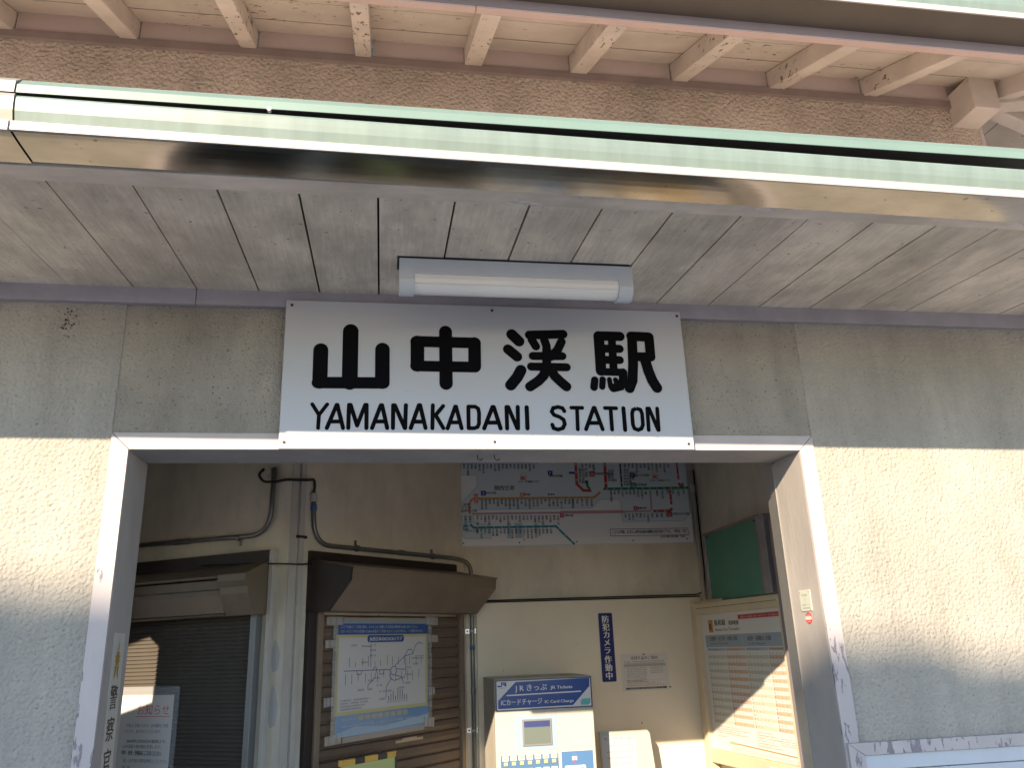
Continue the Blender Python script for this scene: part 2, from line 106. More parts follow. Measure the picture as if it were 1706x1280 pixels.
    if bump: addbump(noise(bscale, 6.), bump)
    if hgt is not None: addbump(hgt, .0015, True)
    if last: Lk(last, b.inputs['Normal'])
    return m

M = {}
M['plaster'] = mat('cream stucco', (.385, .362, .318), .85, var=.10, vscale=2.6, stucco=.0048, bscale=88, spots=((.20, .165, .125), 105, .655), spec=.2, stain=(.10, (3.5, 3.5, .4)))
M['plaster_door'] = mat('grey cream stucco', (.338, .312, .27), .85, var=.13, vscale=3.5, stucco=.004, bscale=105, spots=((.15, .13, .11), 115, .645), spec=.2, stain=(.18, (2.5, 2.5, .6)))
M['plaster_up'] = mat('pinkish brown stucco', (.64, .54, .445), .9, var=.10, vscale=2.5, stucco=.012, bscale=72, spec=.15, stain=(.22, (1.2, 1.2, .8)))
M['rafter'] = mat('pinkish beige painted timber', (.63, .565, .505), .7, var=.10, vscale=6, bump=.001, bscale=90, flake=((.19, .135, .10), 46, .705, (1.5, .5, 1)), objrand=.06)
M['roofboard'] = mat('pinkish beige roof board', (.61, .55, .49), .7, var=.12, vscale=4, bump=.001, bscale=60, flake=((.18, .125, .09), 44, .73, (.6, 1.3, 1)), objrand=.05)
M['block'] = mat('dusky pink painted board', (.58, .49, .46), .65, var=.06, flake=((.2, .13, .1), 30, .76, (1, 1, 1)))
M['plate'] = mat('dark mauve timber', (.28, .22, .20), .7, var=.15)
M['fascia_up'] = mat('pink painted fascia', (.58, .43, .39), .6, var=.06)
M['soffit'] = mat('weathered grey beige plank', (.76, .67, .55), .8, var=.15, vscale=5.5, stretch=(1.3, .9, 1), bump=.0008, bscale=140, grain=(14, .9, 1),
                  spots=((.22, .18, .15), 75, .685), stain=(.20, (2.2, .9, 1)), objrand=.07, spec=.2)
M['fascia'] = mat('weathered fascia timber', (.68, .59, .50), .8, var=.18, vscale=7, stretch=(.5, 1, 1), bump=.002, bscale=60, flake=((.70, .66, .62), 16, .69, (.4, 1.3, 1)), spec=.2)
M['gap'] = mat('dark gap shade fill', (.045, .035, .04), .7)  # near-black colour puts the shade into gaps and recesses
M['trim'] = mat('grey lavender painted trim', (.34, .315, .34), .65, var=.10, vscale=8, bump=.0008, bscale=80, spots=((.12, .09, .08), 40, .735))
M['frame'] = mat('pale lavender painted door frame', (.455, .41, .405), .6, var=.07, vscale=7, stretch=(1, 1, .5), bump=.001, bscale=70, flake=((.235, .21, .235), 34, .69, (1.6, 1.6, .42), 1.95))
M['frame_in'] = mat('grey painted door lining', (.35, .325, .308), .65, var=.10, vscale=6, stretch=(1, 1, .4), bump=.0012, bscale=60, flake=((.30, .27, .26), 34, .75, (1.5, 1.5, .4), 1.75))
M['alu'] = mat('dull aluminium', (.58, .57, .55), .38, .85, var=.08)
M['green'] = mat('mint green painted gutter', (.165, .22, .20), .42, .0, var=.11, vscale=5, stretch=(4, 1, .5), spots=None, spec=.5)
M['green2'] = mat('mint green roof edge metal', (.15, .225, .20), .4, .0, var=.06, spec=.5)
M['roofmetal'] = mat('weathered brown metal roofing', (.36, .32, .295), .6, var=.1)
M['steel'] = mat('stained steel gutter bottom', (.32, .30, .27), .15, 1., var=.16, vscale=9, stretch=(.6, 1, 1), bump=.0002, bscale=5, spots=((.16, .13, .10), 34, .70))
M['steel_lip'] = mat('pale metal gutter lip', (.37, .35, .34), .4, .0, var=.03)
M['greyunder'] = mat('dull grey brown gutter bottom', (.105, .09, .075), .5, .2, var=.08)
M['inwall'] = mat('aged cream interior plaster', (.66, .60, .49), .8, var=.08, vscale=2.2, bump=.0006, bscale=30, spots=((.2, .17, .13), 24, .745), spec=.2, stain=(.15, (1.5, 1.5, .7)))
M['panel'] = mat('cream wall panel', (.72, .64, .51), .6, var=.05, vscale=2, spots=((.25, .2, .15), 20, .75))
M['ceil'] = mat('dim interior ceiling', (.4, .35, .28), .8)
M['mauve'] = mat('mauve grey painted door', (.27, .235, .26), .6, var=.06)
M['brown'] = mat('dark brown painted steel', (.135, .095, .07), .45, .0, var=.10, vscale=8)
M['brown2'] = mat('brown painted housing', (.20, .15, .11), .5, .0, var=.08, vscale=6)
M['tan'] = mat('tan painted housing', (.175, .137, .095), .5, .0, var=.10, vscale=6)
M['darkbrown'] = mat('very dark brown timber', (.03, .02, .018), .6)
M['slatdark'] = mat('dark grey brown shutter', (.092, .082, .07), .7, .0, var=.05, spec=.1)
M['pipe'] = mat('grey steel conduit', (.20, .205, .20), .42, .6, var=.10, vscale=12)
M['duct'] = mat('pale cable duct', (.46, .43, .385), .6, var=.07)
M['alu2'] = mat('bare silver gutter metal', (.30, .285, .25), .45, .3, var=.12)
M['guide'] = mat('grey shutter guide', (.20, .205, .205), .5, .2, var=.08)
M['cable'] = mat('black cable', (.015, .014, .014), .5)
M['white'] = mat('white enamel sign', (.45, .455, .475), .32, var=.02, vscale=2, spots=((.42, .36, .30), 90, .74), spec=.5)
M['black'] = mat('black sign paint', (.003, .003, .004), .7, var=.05, spec=.06)
M['rust'] = mat('rusty screw head', (.05, .028, .02), .7)
M['lamp'] = mat('pale grey blue lamp housing', (.50, .54, .58), .4, var=.04, vscale=9, spots=((.25, .2, .15), 60, .745))
M['lampcover'] = mat('milky lamp cover', (.76, .755, .74), .3, var=.03)
M['tt_frame'] = mat('cream painted board frame', (.62, .52, .36), .45, var=.05)
M['machine'] = mat('cream machine body', (.50, .475, .415), .45, var=.03)
M['concrete'] = mat('concrete floor', (.45, .43, .40), .8, var=.12, bump=.001, bscale=40)
M['asphalt'] = mat('pale worn concrete forecourt', (.42, .405, .38), .9, var=.2, vscale=3, bump=.002, bscale=90)
M['house'] = mat('grey house wall', (.32, .30, .27), .8)
M['rooftile'] = mat('dark roof tile', (.07, .07, .075), .5)
M['blocker'] = mat('weathered fence board', (.24, .18, .13), .8, var=.2)
M['boardgreen'] = mat('green notice cloth', (.10, .25, .185), .85, var=.06)
M['lavmetal'] = mat('lavender grey metal strip', (.36, .35, .40), .4, .5)
FL = {}
def flat(col, rough=.5, alpha=None):
    k = (tuple(col), rough, alpha)
    if k not in FL:
        m = bpy.data.materials.new('print'); m.use_nodes = True; b = m.node_tree.nodes['Principled BSDF']
        b.inputs['Base Color'].default_value = (*col, 1); b.inputs['Roughness'].default_value = rough
        if alpha is not None:
            b.inputs['Alpha'].default_value = alpha
        FL[k] = m
    return FL[k]
INK = dict(black=(.015, .015, .018), dark=(.06, .06, .08), red=(.48, .06, .06), blue=(.02, .05, .32), orange=(.62, .26, .04), pink=(.56, .27, .30), pinkd=(.55, .10, .16),
           teal=(.02, .25, .30), green=(.01, .22, .11), white=(.72, .71, .68), navy=(.01, .016, .10), lblue=(.30, .44, .56))

# ------------------------------------------------------------------ builders
def mesh_obj(name, bm, m, parent=None, matrix=None, smooth=False):
    me = bpy.data.meshes.new(name); bm.normal_update()
    bm.to_mesh(me); bm.free()
    if smooth:
        for p in me.polygons: p.use_smooth = True
    me.materials.append(m)
    o = bpy.data.objects.new(name, me); COL.objects.link(o)
    if parent: o.parent = parent
    if matrix is not None: o.matrix_local = matrix
    return o
def tag(o, label=None, cat=None, group=None, kind=None):
    if label: o['label'] = label
    if cat: o['category'] = cat
    if group: o['group'] = group
    if kind: o['kind'] = kind
    return o
def thing(name, label, cat, loc=(0, 0, 0), u=None, n=None, group=None):
    o = bpy.data.objects.new(name, None); COL.objects.link(o); o.empty_display_size = .1
    if u is not None:
        u = Vector(u).normalized(); n = Vector(n).normalized(); v = n.cross(u)
        o.matrix_world = Matrix(((u.x, v.x, n.x, loc[0]), (u.y, v.y, n.y, loc[1]), (u.z, v.z, n.z, loc[2]), (0, 0, 0, 1)))
    else: o.location = loc
    return tag(o, label, cat, group)
def B(*boxes, bev=0.):
    bm = bmesh.new()
    for (x0, x1, y0, y1, z0, z1) in boxes:
        vs = [bm.verts.new((x, y, z)) for x in (x0, x1) for y in (y0, y1) for z in (z0, z1)]
        for q in ((0, 1, 3, 2), (4, 6, 7, 5), (0, 4, 5, 1), (2, 3, 7, 6), (0, 2, 6, 4), (1, 5, 7, 3)):
            bm.faces.new([vs[i] for i in q])
    if bev: bmesh.ops.bevel(bm, geom=bm.edges[:], offset=bev, segments=1, affect='EDGES')
    return bm
def prism(poly, x0, x1, axis='x', bm=None):
    """poly in the two other axes, extruded along axis"""
    bm = bm or bmesh.new()
    def P(a, b, c): return {'x': (c, a, b), 'y': (a, c, b), 'z': (a, b, c)}[axis]
    A = [bm.verts.new(P(a, b, x0)) for a, b in poly]; Bv = [bm.verts.new(P(a, b, x1)) for a, b in poly]
    n = len(poly)
    bm.faces.new(A[::-1]); bm.faces.new(Bv)
    for i in range(n): bm.faces.new((A[i], A[(i+1) % n], Bv[(i+1) % n], Bv[i]))
    bmesh.ops.recalc_face_normals(bm, faces=bm.faces[:])
    return bm
def tube(pts, r, seg=8, bm=None, cap=True):
    bm = bm or bmesh.new(); pts = [Vector(p) for p in pts]; rings = []
    up = None
    for i, p in enumerate(pts):
        d = (pts[min(i+1, len(pts)-1)]-pts[max(i-1, 0)]).normalized()
        a = up if up is not None else (Vector((0, 0, 1)) if abs(d.z) < .9 else Vector((1, 0, 0)))
        s = d.cross(a).normalized(); t = s.cross(d).normalized(); up = t
        rings.append([bm.verts.new(p+(s*math.cos(2*math.pi*k/seg)+t*math.sin(2*math.pi*k/seg))*r) for k in range(seg)])
    for a, b in zip(rings, rings[1:]):
        for k in range(seg): bm.faces.new((a[k], a[(k+1) % seg], b[(k+1) % seg], b[k]))
    if cap: bm.faces.new(rings[0][::-1]); bm.faces.new(rings[-1])
    bmesh.ops.recalc_face_normals(bm, faces=bm.faces[:])
    return bm
def smoothpath(pts, r=.06, n=6):
    """round the corners of a polyline"""
    pts = [Vector(p) for p in pts]; out = [pts[0]]
    for a, b, c in zip(pts, pts[1:], pts[2:]):
        q = min(r, (a-b).length*.49, (c-b).length*.49)
        p0 = b+(a-b).normalized()*q; p1 = b+(c-b).normalized()*q
        for k in range(n+1):
            t = k/n; out.append(p0*(1-t)**2+b*2*t*(1-t)+p1*t*t)
    return out+[pts[-1]]
# flat print in a thing's own plane (x right, y up, z out)
def rect(bm, x0, y0, x1, y1, z): bm.faces.new([bm.verts.new(p) for p in ((x0, y0, z), (x1, y0, z), (x1, y1, z), (x0, y1, z))])
def poly(bm, pts, z): 
    f = bm.faces.new([bm.verts.new((x, y, z)) for x, y in pts]); f.normal_update()
    if f.normal.z < 0: f.normal_flip()
def stroke(bm, pts, wd, z, caps=8, rnd=True):
    """one round-capped brush stroke as a single outline per segment pair"""
    r = wd/2; pts = [Vector(p) for p in pts]
    L, R = [], []
    for i, p in enumerate(pts):
        a = (p-pts[i-1]).normalized() if i else None; b = (pts[i+1]-p).normalized() if i < len(pts)-1 else None
        if a is None: d = b; k = 1
        elif b is None: d = a; k = 1
        else:
            d = (a+b).normalized(); k = 1/max(.5, d.dot(a))
        nn = Vector((-d.y, d.x))*r*k; L.append(p+nn); R.append(p-nn)
    closed = (pts[0]-pts[-1]).length < 1e-5
    out = []
    for i in range(len(pts)-1):
        poly(bm, [R[i], R[i+1], L[i+1], L[i]], z)
    if rnd and not closed:
        for p, d in ((pts[0], pts[0]-pts[1]), (pts[-1], pts[-1]-pts[-2])):
            a0 = math.atan2(d.y, d.x)
            poly(bm, [(p.x+r*math.cos(a0+math.pi*(t/caps-.5)), p.y+r*math.sin(a0+math.pi*(t/caps-.5))) for t in range(caps+1)], z)
TXT = {}
def glyphs(body, line=1.0):
    k = (body, line)
    if k not in TXT:
        c = bpy.data.curves.new('lettering', 'FONT'); c.body = body; c.resolution_u = 2; c.space_line = line; c.size = 1
        o = bpy.data.objects.new('lettering', c)
        m = bpy.data.meshes.new_from_object(o); bpy.data.objects.remove(o)
        xs = [v.co.x for v in m.vertices] or [0]; ys = [v.co.y for v in m.vertices] or [0]
        TXT[k] = (m, min(xs), max(xs), min(ys), max(ys))
    return TXT[k]
def text(bm, body, x, y, h, z, align='l', width=None, vertical=False, bold=0., sx=1.0):
    """lettering of body height h at (x, y baseline); vertical text hangs below y, centred on x"""
    if vertical:
        m, x0, x1, y0, y1 = glyphs('\n'.join('|' if ch == 'ー' else ch for ch in body), 1.0)
        s = h; ox = x-(x0+x1)/2*s; oy = y-y1*s; kx = s
    else:
        m, x0, x1, y0, y1 = glyphs(body)
        s = h/.82; kx = (width/(x1-x0)) if width else s*sx
        ox = x-{'l': x0, 'c': (x0+x1)/2, 'r': x1}[align]*kx; oy = y
    for dx in ((0,) if not bold else (-bold, bold)):
        vs = [bm.verts.new((ox+v.co.x*kx+dx, oy+v.co.y*s, z+(0 if dx <= 0 else .0001))) for v in m.vertices]
        for p in m.polygons:
            try:
                f = bm.faces.new([vs[i] for i in p.vertices]); f.normal_update()
                if f.normal.z < 0: f.normal_flip()
            except ValueError: pass
def fakeline(bm, x0, x1, y, h, z, rnd=random):
    """a line of body text too small to read: irregular little marks of type"""
    x = x0
    while x < x1-h*.5:
        wd = h*rnd.uniform(.55, .95)
        if rnd.random() < .93:
            k = rnd.randint(2, 3)
            for i in range(k): rect(bm, x+rnd.uniform(0, wd*.15), y+h*i/k, x+wd*rnd.uniform(.7, 1), y+h*i/k+h*.16, z)
            q = x+wd*rnd.uniform(.2, .7); rect(bm, q, y, q+h*.15, y+h*.92, z+.0001)
        x += wd*1.12
def ink(name, fn, col, parent, rough=.5):
    bm = bmesh.new(); fn(bm); return mesh_obj(name, bm, flat(col, rough), parent)

# ================================================================== SETTING
gm = B((-60, 60, -60, 60, -.3, -.012)); tag(mesh_obj('ground', gm, M['asphalt']), kind='structure')
tag(mesh_obj('floor', B((-1.99, 1.64, -.05, 2.41, -.2, .03)), M['concrete']), kind='structure')

bld = thing('station_building', 'old cream stucco station building with plank soffit and open doorway', 'building')
# ---- outer walls
def wallbox(x0, x1, z0, z1, mt, y0=0., y1=.16): return mesh_obj('plaster_wall', B((x0, x1, y0, y1, z0, z1)), mt, bld)
wallbox(-2.0, -1.103, -.1, 2.62, M['plaster']); wallbox(1.103, 2.04, -.1, 2.62, M['plaster'])
wallbox(-1.1024, 1.1024, 2.1975, 2.62, M['plaster_door'], .0015)
wallbox(-2.0, 2.04, 2.622, 3.567, M['plaster_up'])
mesh_obj('wall_core', B((-2.0, 2.04, .03, .158, 2.2, 2.66)), M['gap'], bld) if False else None
# side wall with an opening, closed elsewhere
mesh_obj('side_wall', B((-2.0, -1.9, .162, .687, -.1, 3.5), (-2.0, -1.9, .687, 1.45, 2.158, 3.5), (-2.0, -1.9, 1.45, 2.6, -.1, 3.5), (-2.0, -1.9, .687, 1.45, -.1, 1.0)), M['plaster'], bld)
mesh_obj('side_wall', B((1.94, 2.04, .162, 2.6, -.1, 3.56)), M['plaster'], bld)
mesh_obj('rear_wall', B((-2.0, 2.04, 2.602, 2.75, -.1, 3.56)), M['plaster'], bld)
# ---- door frame
FR = .008
mesh_obj('jamb', prism([(-1.10, 0), (-1.05, 0), (-1.05, 2.1468), (-1.10, 2.1955)], -FR, .165, 'y'), M['frame'], bld)
mesh_obj('jamb', prism([(1.05, 0), (1.10, 0), (1.10, 2.1955), (1.05, 2.1468)], -FR-.0006, .165, 'y'), M['frame'], bld)
mesh_obj('lintel', prism([(-1.0482, 2.1475), (1.0482, 2.1475), (1.0985, 2.1965), (-1.0985, 2.1965)], -FR, .165, 'y'), M['frame'], bld)
mesh_obj('jamb_lining', B((-1.054, -1.0495, .001, .20, 0, 2.146)), M['frame_in'], bld)
mesh_obj('jamb_lining', B((1.0495, 1.054, .001, .19, 0, 2.146)), M['frame_in'], bld)
mesh_obj('lintel_lining', B((-1.049, 1.049, .001, .175, 2.1465, 2.150)), M['frame_in'], bld)
mesh_obj('door_rail', B((1.046, 1.075, .191, .225, 0, 2.35), (1.050, 1.08, .232, .262, 0, 2.35)), M['alu'], bld)
mesh_obj('door_post', B((1.07, 1.12, .263, .29, 0, 2.5)), M['plate'], bld)
rc_ = random.Random(5); bm = bmesh.new()
for q in range(34):
    a, b = rc_.gauss(-1.262, .014), rc_.gauss(2.545, .018); d = rc_.uniform(.0012, .0042)
    if q > 26: a, b, d = -1.255+rc_.gauss(0, .008), 2.50-.0025*q+.07+rc_.uniform(-.01, .01), .002
    bm.faces.new([bm.verts.new((a+d*math.cos(t)*rc_.uniform(.6, 1.2), -.0035-q*.00002, b+d*math.sin(t)*rc_.uniform(.6, 1.3))) for t in (0, 1.2, 2.4, 3.7, 5)])
mesh_obj('paint_chips', bm, M['rust'], bld)['kind'] = 'stuff'
# ---- trim under the soffit
mesh_obj('wall_trim', B((-2.0, -.9, -.022, -.001, 2.607, 2.662), bev=.002), M['trim'], bld)
mesh_obj('wall_trim', B((-.8985, 2.04, -.022, -.001, 2.607, 2.662), bev=.002), M['trim'], bld)
# ---- canopy: planks, fascia, roof
x = -.899-.187*7
k = 0
CX0, CX1 = -2.25, 2.6
while x < CX1:
    g = random.choice((.0036, .0042, .0046)) if x < -.95 or x > 1.3 else random.choice((.0050, .0055, .006))
    t = random.uniform(-.0012, .0012)
    bm = prism([(-.70, 2.6075+t), (-.001, 2.660+t), (-.001, 2.674+t), (-.70, 2.6215+t)], x+g/2, x+.187-g/2)
    o = mesh_obj('soffit_plank', bm, M['soffit'], bld); x += .187
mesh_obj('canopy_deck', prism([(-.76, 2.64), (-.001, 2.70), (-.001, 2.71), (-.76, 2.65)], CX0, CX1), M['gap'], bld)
mesh_obj('fascia_board', prism([(-.7015, 2.604), (-.7685, 2.5995), (-.7685, 2.72), (-.7015, 2.72)], CX0, CX1), M['fascia'], bld)
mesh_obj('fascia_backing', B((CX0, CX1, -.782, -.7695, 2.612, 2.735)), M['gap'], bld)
mesh_obj('canopy_roof', prism([(-.825, 2.757), (-.001, 2.99), (-.001, 3.03), (-.825, 2.778)], CX0, CX1), M['roofmetal'], bld)
mesh_obj('roof_edge', prism([(-.846, 2.731), (-.846, 2.752), (-.826, 2.777), (-.826, 2.757), (-.842, 2.750), (-.842, 2.731)], -1.108, CX1), M['green2'], bld)
mesh_obj('roof_edge', prism([(-.850, 2.729), (-.850, 2.757), (-.826, 2.781), (-.826, 2.757), (-.842, 2.750), (-.842, 2.729)], CX0, -1.110), M['alu2'], bld)
def gutter(x0, x1, dz0, dz1, face, lip, under, oy=0., oz=0., off=0., sleeve=False):
    gt = bpy.data.objects.new('gutter', None); COL.objects.link(gt); gt.parent = bld
    def pr(name, pl, m, a, b, e=0.):
        bm = bmesh.new(); n = len(pl)
        A = [bm.verts.new((a, y+oy, z+oz+dz0)) for y, z in pl]; Bv = [bm.verts.new((b, y+oy, z+oz+dz1)) for y, z in pl]
        bm.faces.new(A[::-1]); bm.faces.new(Bv)
        for i in range(n): bm.faces.new((A[i], A[(i+1) % n], Bv[(i+1) % n], Bv[i]))
        bmesh.ops.recalc_face_normals(bm, faces=bm.faces[:])
        return mesh_obj(name, bm, m, gt)
    d = off
    pr('gutter_bottom', [(-.784+d, 2.5935-d), (-.815, 2.59352-d), (-.840, 2.5937-d), (-.860, 2.5942-d), (-.876, 2.5950-d), (-.888, 2.5959-d), (-.8985-d, 2.5971-d), (-.8985-d, 2.5991-d), (-.784, 2.600)], under, x0, x1)
    pr('gutter_lip', [(-.899-d, 2.5918-d), (-.9035-d, 2.5915-d), (-.9045-d, 2.6115), (-.899, 2.6120)], lip, x0, x1)
    pr('gutter_face', [(-.889-d, 2.613), (-.8885-d, 2.618), (-.892-d, 2.628), (-.897-d, 2.642), (-.8995-d, 2.656), (-.9005-d, 2.671), (-.898-d, 2.677+d), (-.892-d, 2.679+d), (-.888, 2.676), (-.886, 2.655), (-.884, 2.613)], face, x0, x1)
    return gt
SL = -.0102
g1 = gutter(-1.078, 2.62, SL*(-1.078), SL*2.62, M['green'], M['steel_lip'], M['steel'], oz=-.004)
g2 = gutter(-2.28, -1.081, SL*-2.28, SL*-1.081, M['alu2'], M['steel_lip'], M['steel'], oz=-.004, off=.003)
g2['label'] = 'bare silver gutter sleeve at the left end of the lower gutter'
mesh_obj('bolt', tube([(-.572, -.895, 2.688), (-.572, -.906, 2.688)], .005, 10), M['alu'], g1)
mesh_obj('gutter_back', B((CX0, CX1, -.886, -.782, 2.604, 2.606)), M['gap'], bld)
mesh_obj('canopy_end', prism([(-.80, 2.60), (-.001, 2.655), (-.001, 3.0), (-.80, 2.75)], CX0-.02, CX0-.001), M['fascia'], bld)
# ---- upper eaves: wall plate, rafters, boards, blocking, fascia, gutter
mesh_obj('wall_plate', B((-2.9, 1.93, -.014, .10, 3.5675, 3.600)), M['plate'], bld)
RS = .44
for i in range(-5, 7):
    xc = -.805+.397*i+.0*random.random()
    if xc > 1.75: continue
    ww = .029+random.uniform(-.002, .003)
    bm = prism([(-.486, 3.6+RS*-.486), (.06, 3.6+RS*.06), (.06, 3.678+RS*.06), (-.486, 3.678+RS*-.486)], xc-ww, xc+ww)
    bmesh.ops.bevel(bm, geom=bm.edges[:], offset=.002, segments=1, affect='EDGES')
    mesh_obj('rafter', bm, M['rafter'], bld)
    if xc < 1.5:
        mesh_obj('blocking', B((xc+.033, xc+.363, -.004, .02, 3.6015, 3.695)), M['block'], bld)
    else: mesh_obj('blocking', B((xc+.033, 1.9295, -.004, .02, 3.6015, 3.695), (1.9295, 2.05, .002, .02, 3.6015, 3.695)), M['block'], bld)
yb = [.08, -.127, -.30, -.47, -.50]
for a, b in zip(yb, yb[1:]):
    h = random.uniform(-.001, .001)
    z = lambda y: 3.6795+RS*y+h
    mesh_obj('roof_board', prism([(b+.0050, z(b+.0050)), (a-.0005, z(a-.0005)), (a-.0005, z(a)+.014), (b+.0050, z(b)+.014)], -3.2, 3.5), M['roofboard'], bld)
mesh_obj('roof_deck', prism([(-.62, 3.70+RS*-.62), (3.0, 3.70+RS*3.0), (3.0, 3.78+RS*3), (-.62, 3.78+RS*-.62)], -3.3, 3.6), M['rooftile'], bld)
mesh_obj('eave_fascia', B((-3.2, -.0825+.02, -.510, -.487, 3.386, 3.50), bev=.0015), M['fascia_up'], bld)
mesh_obj('eave_fascia', B((-.060, 3.5, -.510, -.487, 3.386, 3.50), bev=.0015), M['fascia_up'], bld)
mesh_obj('fascia_cap', B((-3.2, 3.5, -.5125, -.5105, 3.3935, 3.46)), M['mauve'], bld)
g3 = bpy.data.objects.new('upper_gutter', None); COL.objects.link(g3); g3.parent = bld
mesh_obj('gutter_bottom', B((-3.2, 3.5, -.628, -.5135, 3.424, 3.4255)), M['greyunder'], g3)
mesh_obj('gutter_lip', B((-3.2, 3.5, -.6335, -.6285, 3.4225, 3.443)), M['steel_lip'], g3)
mesh_obj('gutter_face', prism([(-.619, 3.444), (-.628, 3.475), (-.630, 3.51), (-.624, 3.51), (-.616, 3.475), (-.612, 3.444)], -3.2, 3.5), M['green'], g3)
# corner timbers at the right
def beam(name, p0, p1, wd, ht, m, bev=.003):
    p0 = Vector(p0); p1 = Vector(p1); d = (p1-p0).normalized(); s = d.cross(Vector((0, 0, 1))).normalized(); t = s.cross(d)
    bm = bmesh.new(); vs = []
    for p in (p0, p1):
        for a, b in ((-1, 0), (1, 0), (1, 1), (-1, 1)): vs.append(bm.verts.new(p+s*a*wd/2+t*b*ht))
    for q in ((0, 1, 2, 3), (7, 6, 5, 4), (0, 4, 5, 1), (1, 5, 6, 2), (2, 6, 7, 3), (3, 7, 4, 0)): bm.faces.new([vs[i] for i in q])
    bmesh.ops.recalc_face_normals(bm, faces=bm.faces[:])
    if bev: bmesh.ops.bevel(bm, geom=bm.edges[:], offset=bev, segments=1, affect='EDGES')
    return mesh_obj(name, bm, m, bld)
beam('plate_beam', (1.986, .10, 3.484), (1.986, -.128, 3.484), .114, .145, M['rafter'])
beam('side_frieze', (2.052, -.0, 3.30), (2.052, 2.4, 3.30), .02, .30, M['block'])
beam('hip_rafter', (1.98, .05, 3.600), (2.62, -.47, 3.345), .075, .115, M['rafter'])
for yy in (.0, .30, .62, .95, 1.3): beam('rafter', (2.03, yy, 3.6), (3.38, yy, 3.01), .06, .08, M['rafter'])
for xx in (2.10, 2.42, 2.80, 3.2): beam('rafter', (xx, -.05, 3.578), (xx, -.486, 3.386), .058, .078, M['rafter'])
for j in range(7):
    xa, xb = 2.055+.19*j, 2.055+.19*j+.186
    f = lambda q: 3.69-.43*(q-2.04)
    mesh_obj('roof_board', prism([(xa, f(xa)), (xb, f(xb)), (xb, f(xb)+.014), (xa, f(xa)+.014)], max(-.48, .01-(xa-2.04)), 2.6, 'y'), M['roofboard'], bld)
mesh_obj('eave_fascia', B((3.40, 3.42, -.48, 2.7, 3.0, 3.12)), M['fascia_up'], bld)
# ---- interior walls
K = Vector((-.738, 1.447, 0)); uA = Vector((-.8387, .5446, 0)); uB = Vector((.6820, .7314, 0)); E0 = Vector((.170, 2.42, 0))
nA = Vector((-.5446, -.8387, 0)); nB = Vector((.7314, -.6820, 0))
def slab(pts, z0, z1, m, name='interior_wall'):
    return mesh_obj(name, prism(pts, z0, z1, 'z'), m, bld)
AE = K+uA*1.51
th = .10
slab([(K.x, K.y), (AE.x, AE.y), (AE.x-nA.x*th, AE.y-nA.y*th), (K.x-nA.x*th+.02, K.y-nA.y*th+.03)], 0, 2.95, M['inwall'])
slab([(K.x+.0015, K.y+.0008), (E0.x, E0.y), (E0.x-nB.x*th, E0.y-nB.y*th), (K.x-nB.x*th-.0, K.y-nB.y*th)], 0, 2.95, M['inwall'])
slab([(E0.x+.001, 2.42), (1.658, 2.42), (1.658, 2.55), (E0.x+.001, 2.55)], 0, 2.95, M['inwall'])
slab([(1.66, .162), (1.76, .162), (1.76, 2.55), (1.66, 2.55)], 0, 2.95, M['inwall'])
mesh_obj('interior_ceiling', B((-2.0, 1.9, .162, 2.6, 2.951, 3.0)), M['ceil'], bld)
mesh_obj('interior_wall', B((-1.898, -1.103, .166, .19, 0, 2.95), (1.13, 1.658, .166, .19, 0, 2.95), (-1.0995, 1.129, .168, .19, 2.2, 2.95)), M['inwall'], bld)
mesh_obj('wall_panel', B((.232, 1.60, 2.398, 2.4195, .05, 1.81), bev=.002), M['panel'], bld)
mesh_obj('panel_strip', B((.232, 1.61, 2.404, 2.4195, 1.811, 1.818)), M['darkbrown'], bld)

# ================================================================== BESIDE AND OPPOSITE THE BUILDING
gate = thing('sun_blocker_gate', 'unseen tall board gate added to shape the sun patch, with a small tiled roof left of the station building', 'gate', (-2.8, .05, 0))  # unseen gate added so its slot shapes the sun patch on the left shutter
for i in range(8):
    mesh_obj('blocker_board', B((-.70+.17*i, -.70+.17*i+.166, -.02, .02, 0, 2.197)), M['blocker'], gate)
mesh_obj('blocker_beam', B((-.75, .70, -.06, .06, 2.545, 2.75)), M['blocker'], gate)
for xx in (-.70, .735): mesh_obj('blocker_post', B((xx-.05, xx+.05, -.05, .05, 0, 2.544)), M['blocker'], gate)
mesh_obj('blocker_roof', prism([(-.35, 2.76), (.35, 2.76), (.0, 3.02)], -.85, .78), M['rooftile'], gate)
hs = thing('shade_house', 'unseen narrow gabled house across the forecourt, shaped to shade the lower facade', 'house', (-9.1, -17.0, -.19))  # unseen house; ridge, turn and width shaped for shade and ground bounce
hs.rotation_euler = (0, 0, math.radians(-12.5))
mesh_obj('wall', prism([(-2.6, .1), (2.6, .1), (2.6, 7.9), (0, 9.45), (-2.6, 7.9)], -1.85, 1.85, 'x'), M['house'], hs)
roof = mesh_obj('roof', prism([(-3.1, 7.62), (0, 9.47), (3.1, 7.62), (3.1, 7.78), (0, 9.63), (-3.1, 7.78)], -1.95, 1.95, 'x'), M['rooftile'], hs)
xr = -1.95
while xr < 1.94:
    wd = random.uniform(.28, .36); hh = 9.70+random.uniform(-.02, .03)
    mesh_obj('ridge_tile', B((xr, min(1.95, xr+wd*.97), -.14, .14, 9.58, hh), bev=.03), M['rooftile'], roof); xr += wd
for xx in (-1.7, .2):
    for zz in (1.0, 4.0): 
        wn = mesh_obj('window', B((xx, xx+1.5, 2.601, 2.66, zz, zz+1.3)), M['alu'], hs)
        mesh_obj('pane', B((xx+.06, xx+.72, 2.65, 2.675, zz+.06, zz+1.24), (xx+.78, xx+1.44, 2.65, 2.675, zz+.06, zz+1.24)), flat((.03, .035, .04), .08), wn)

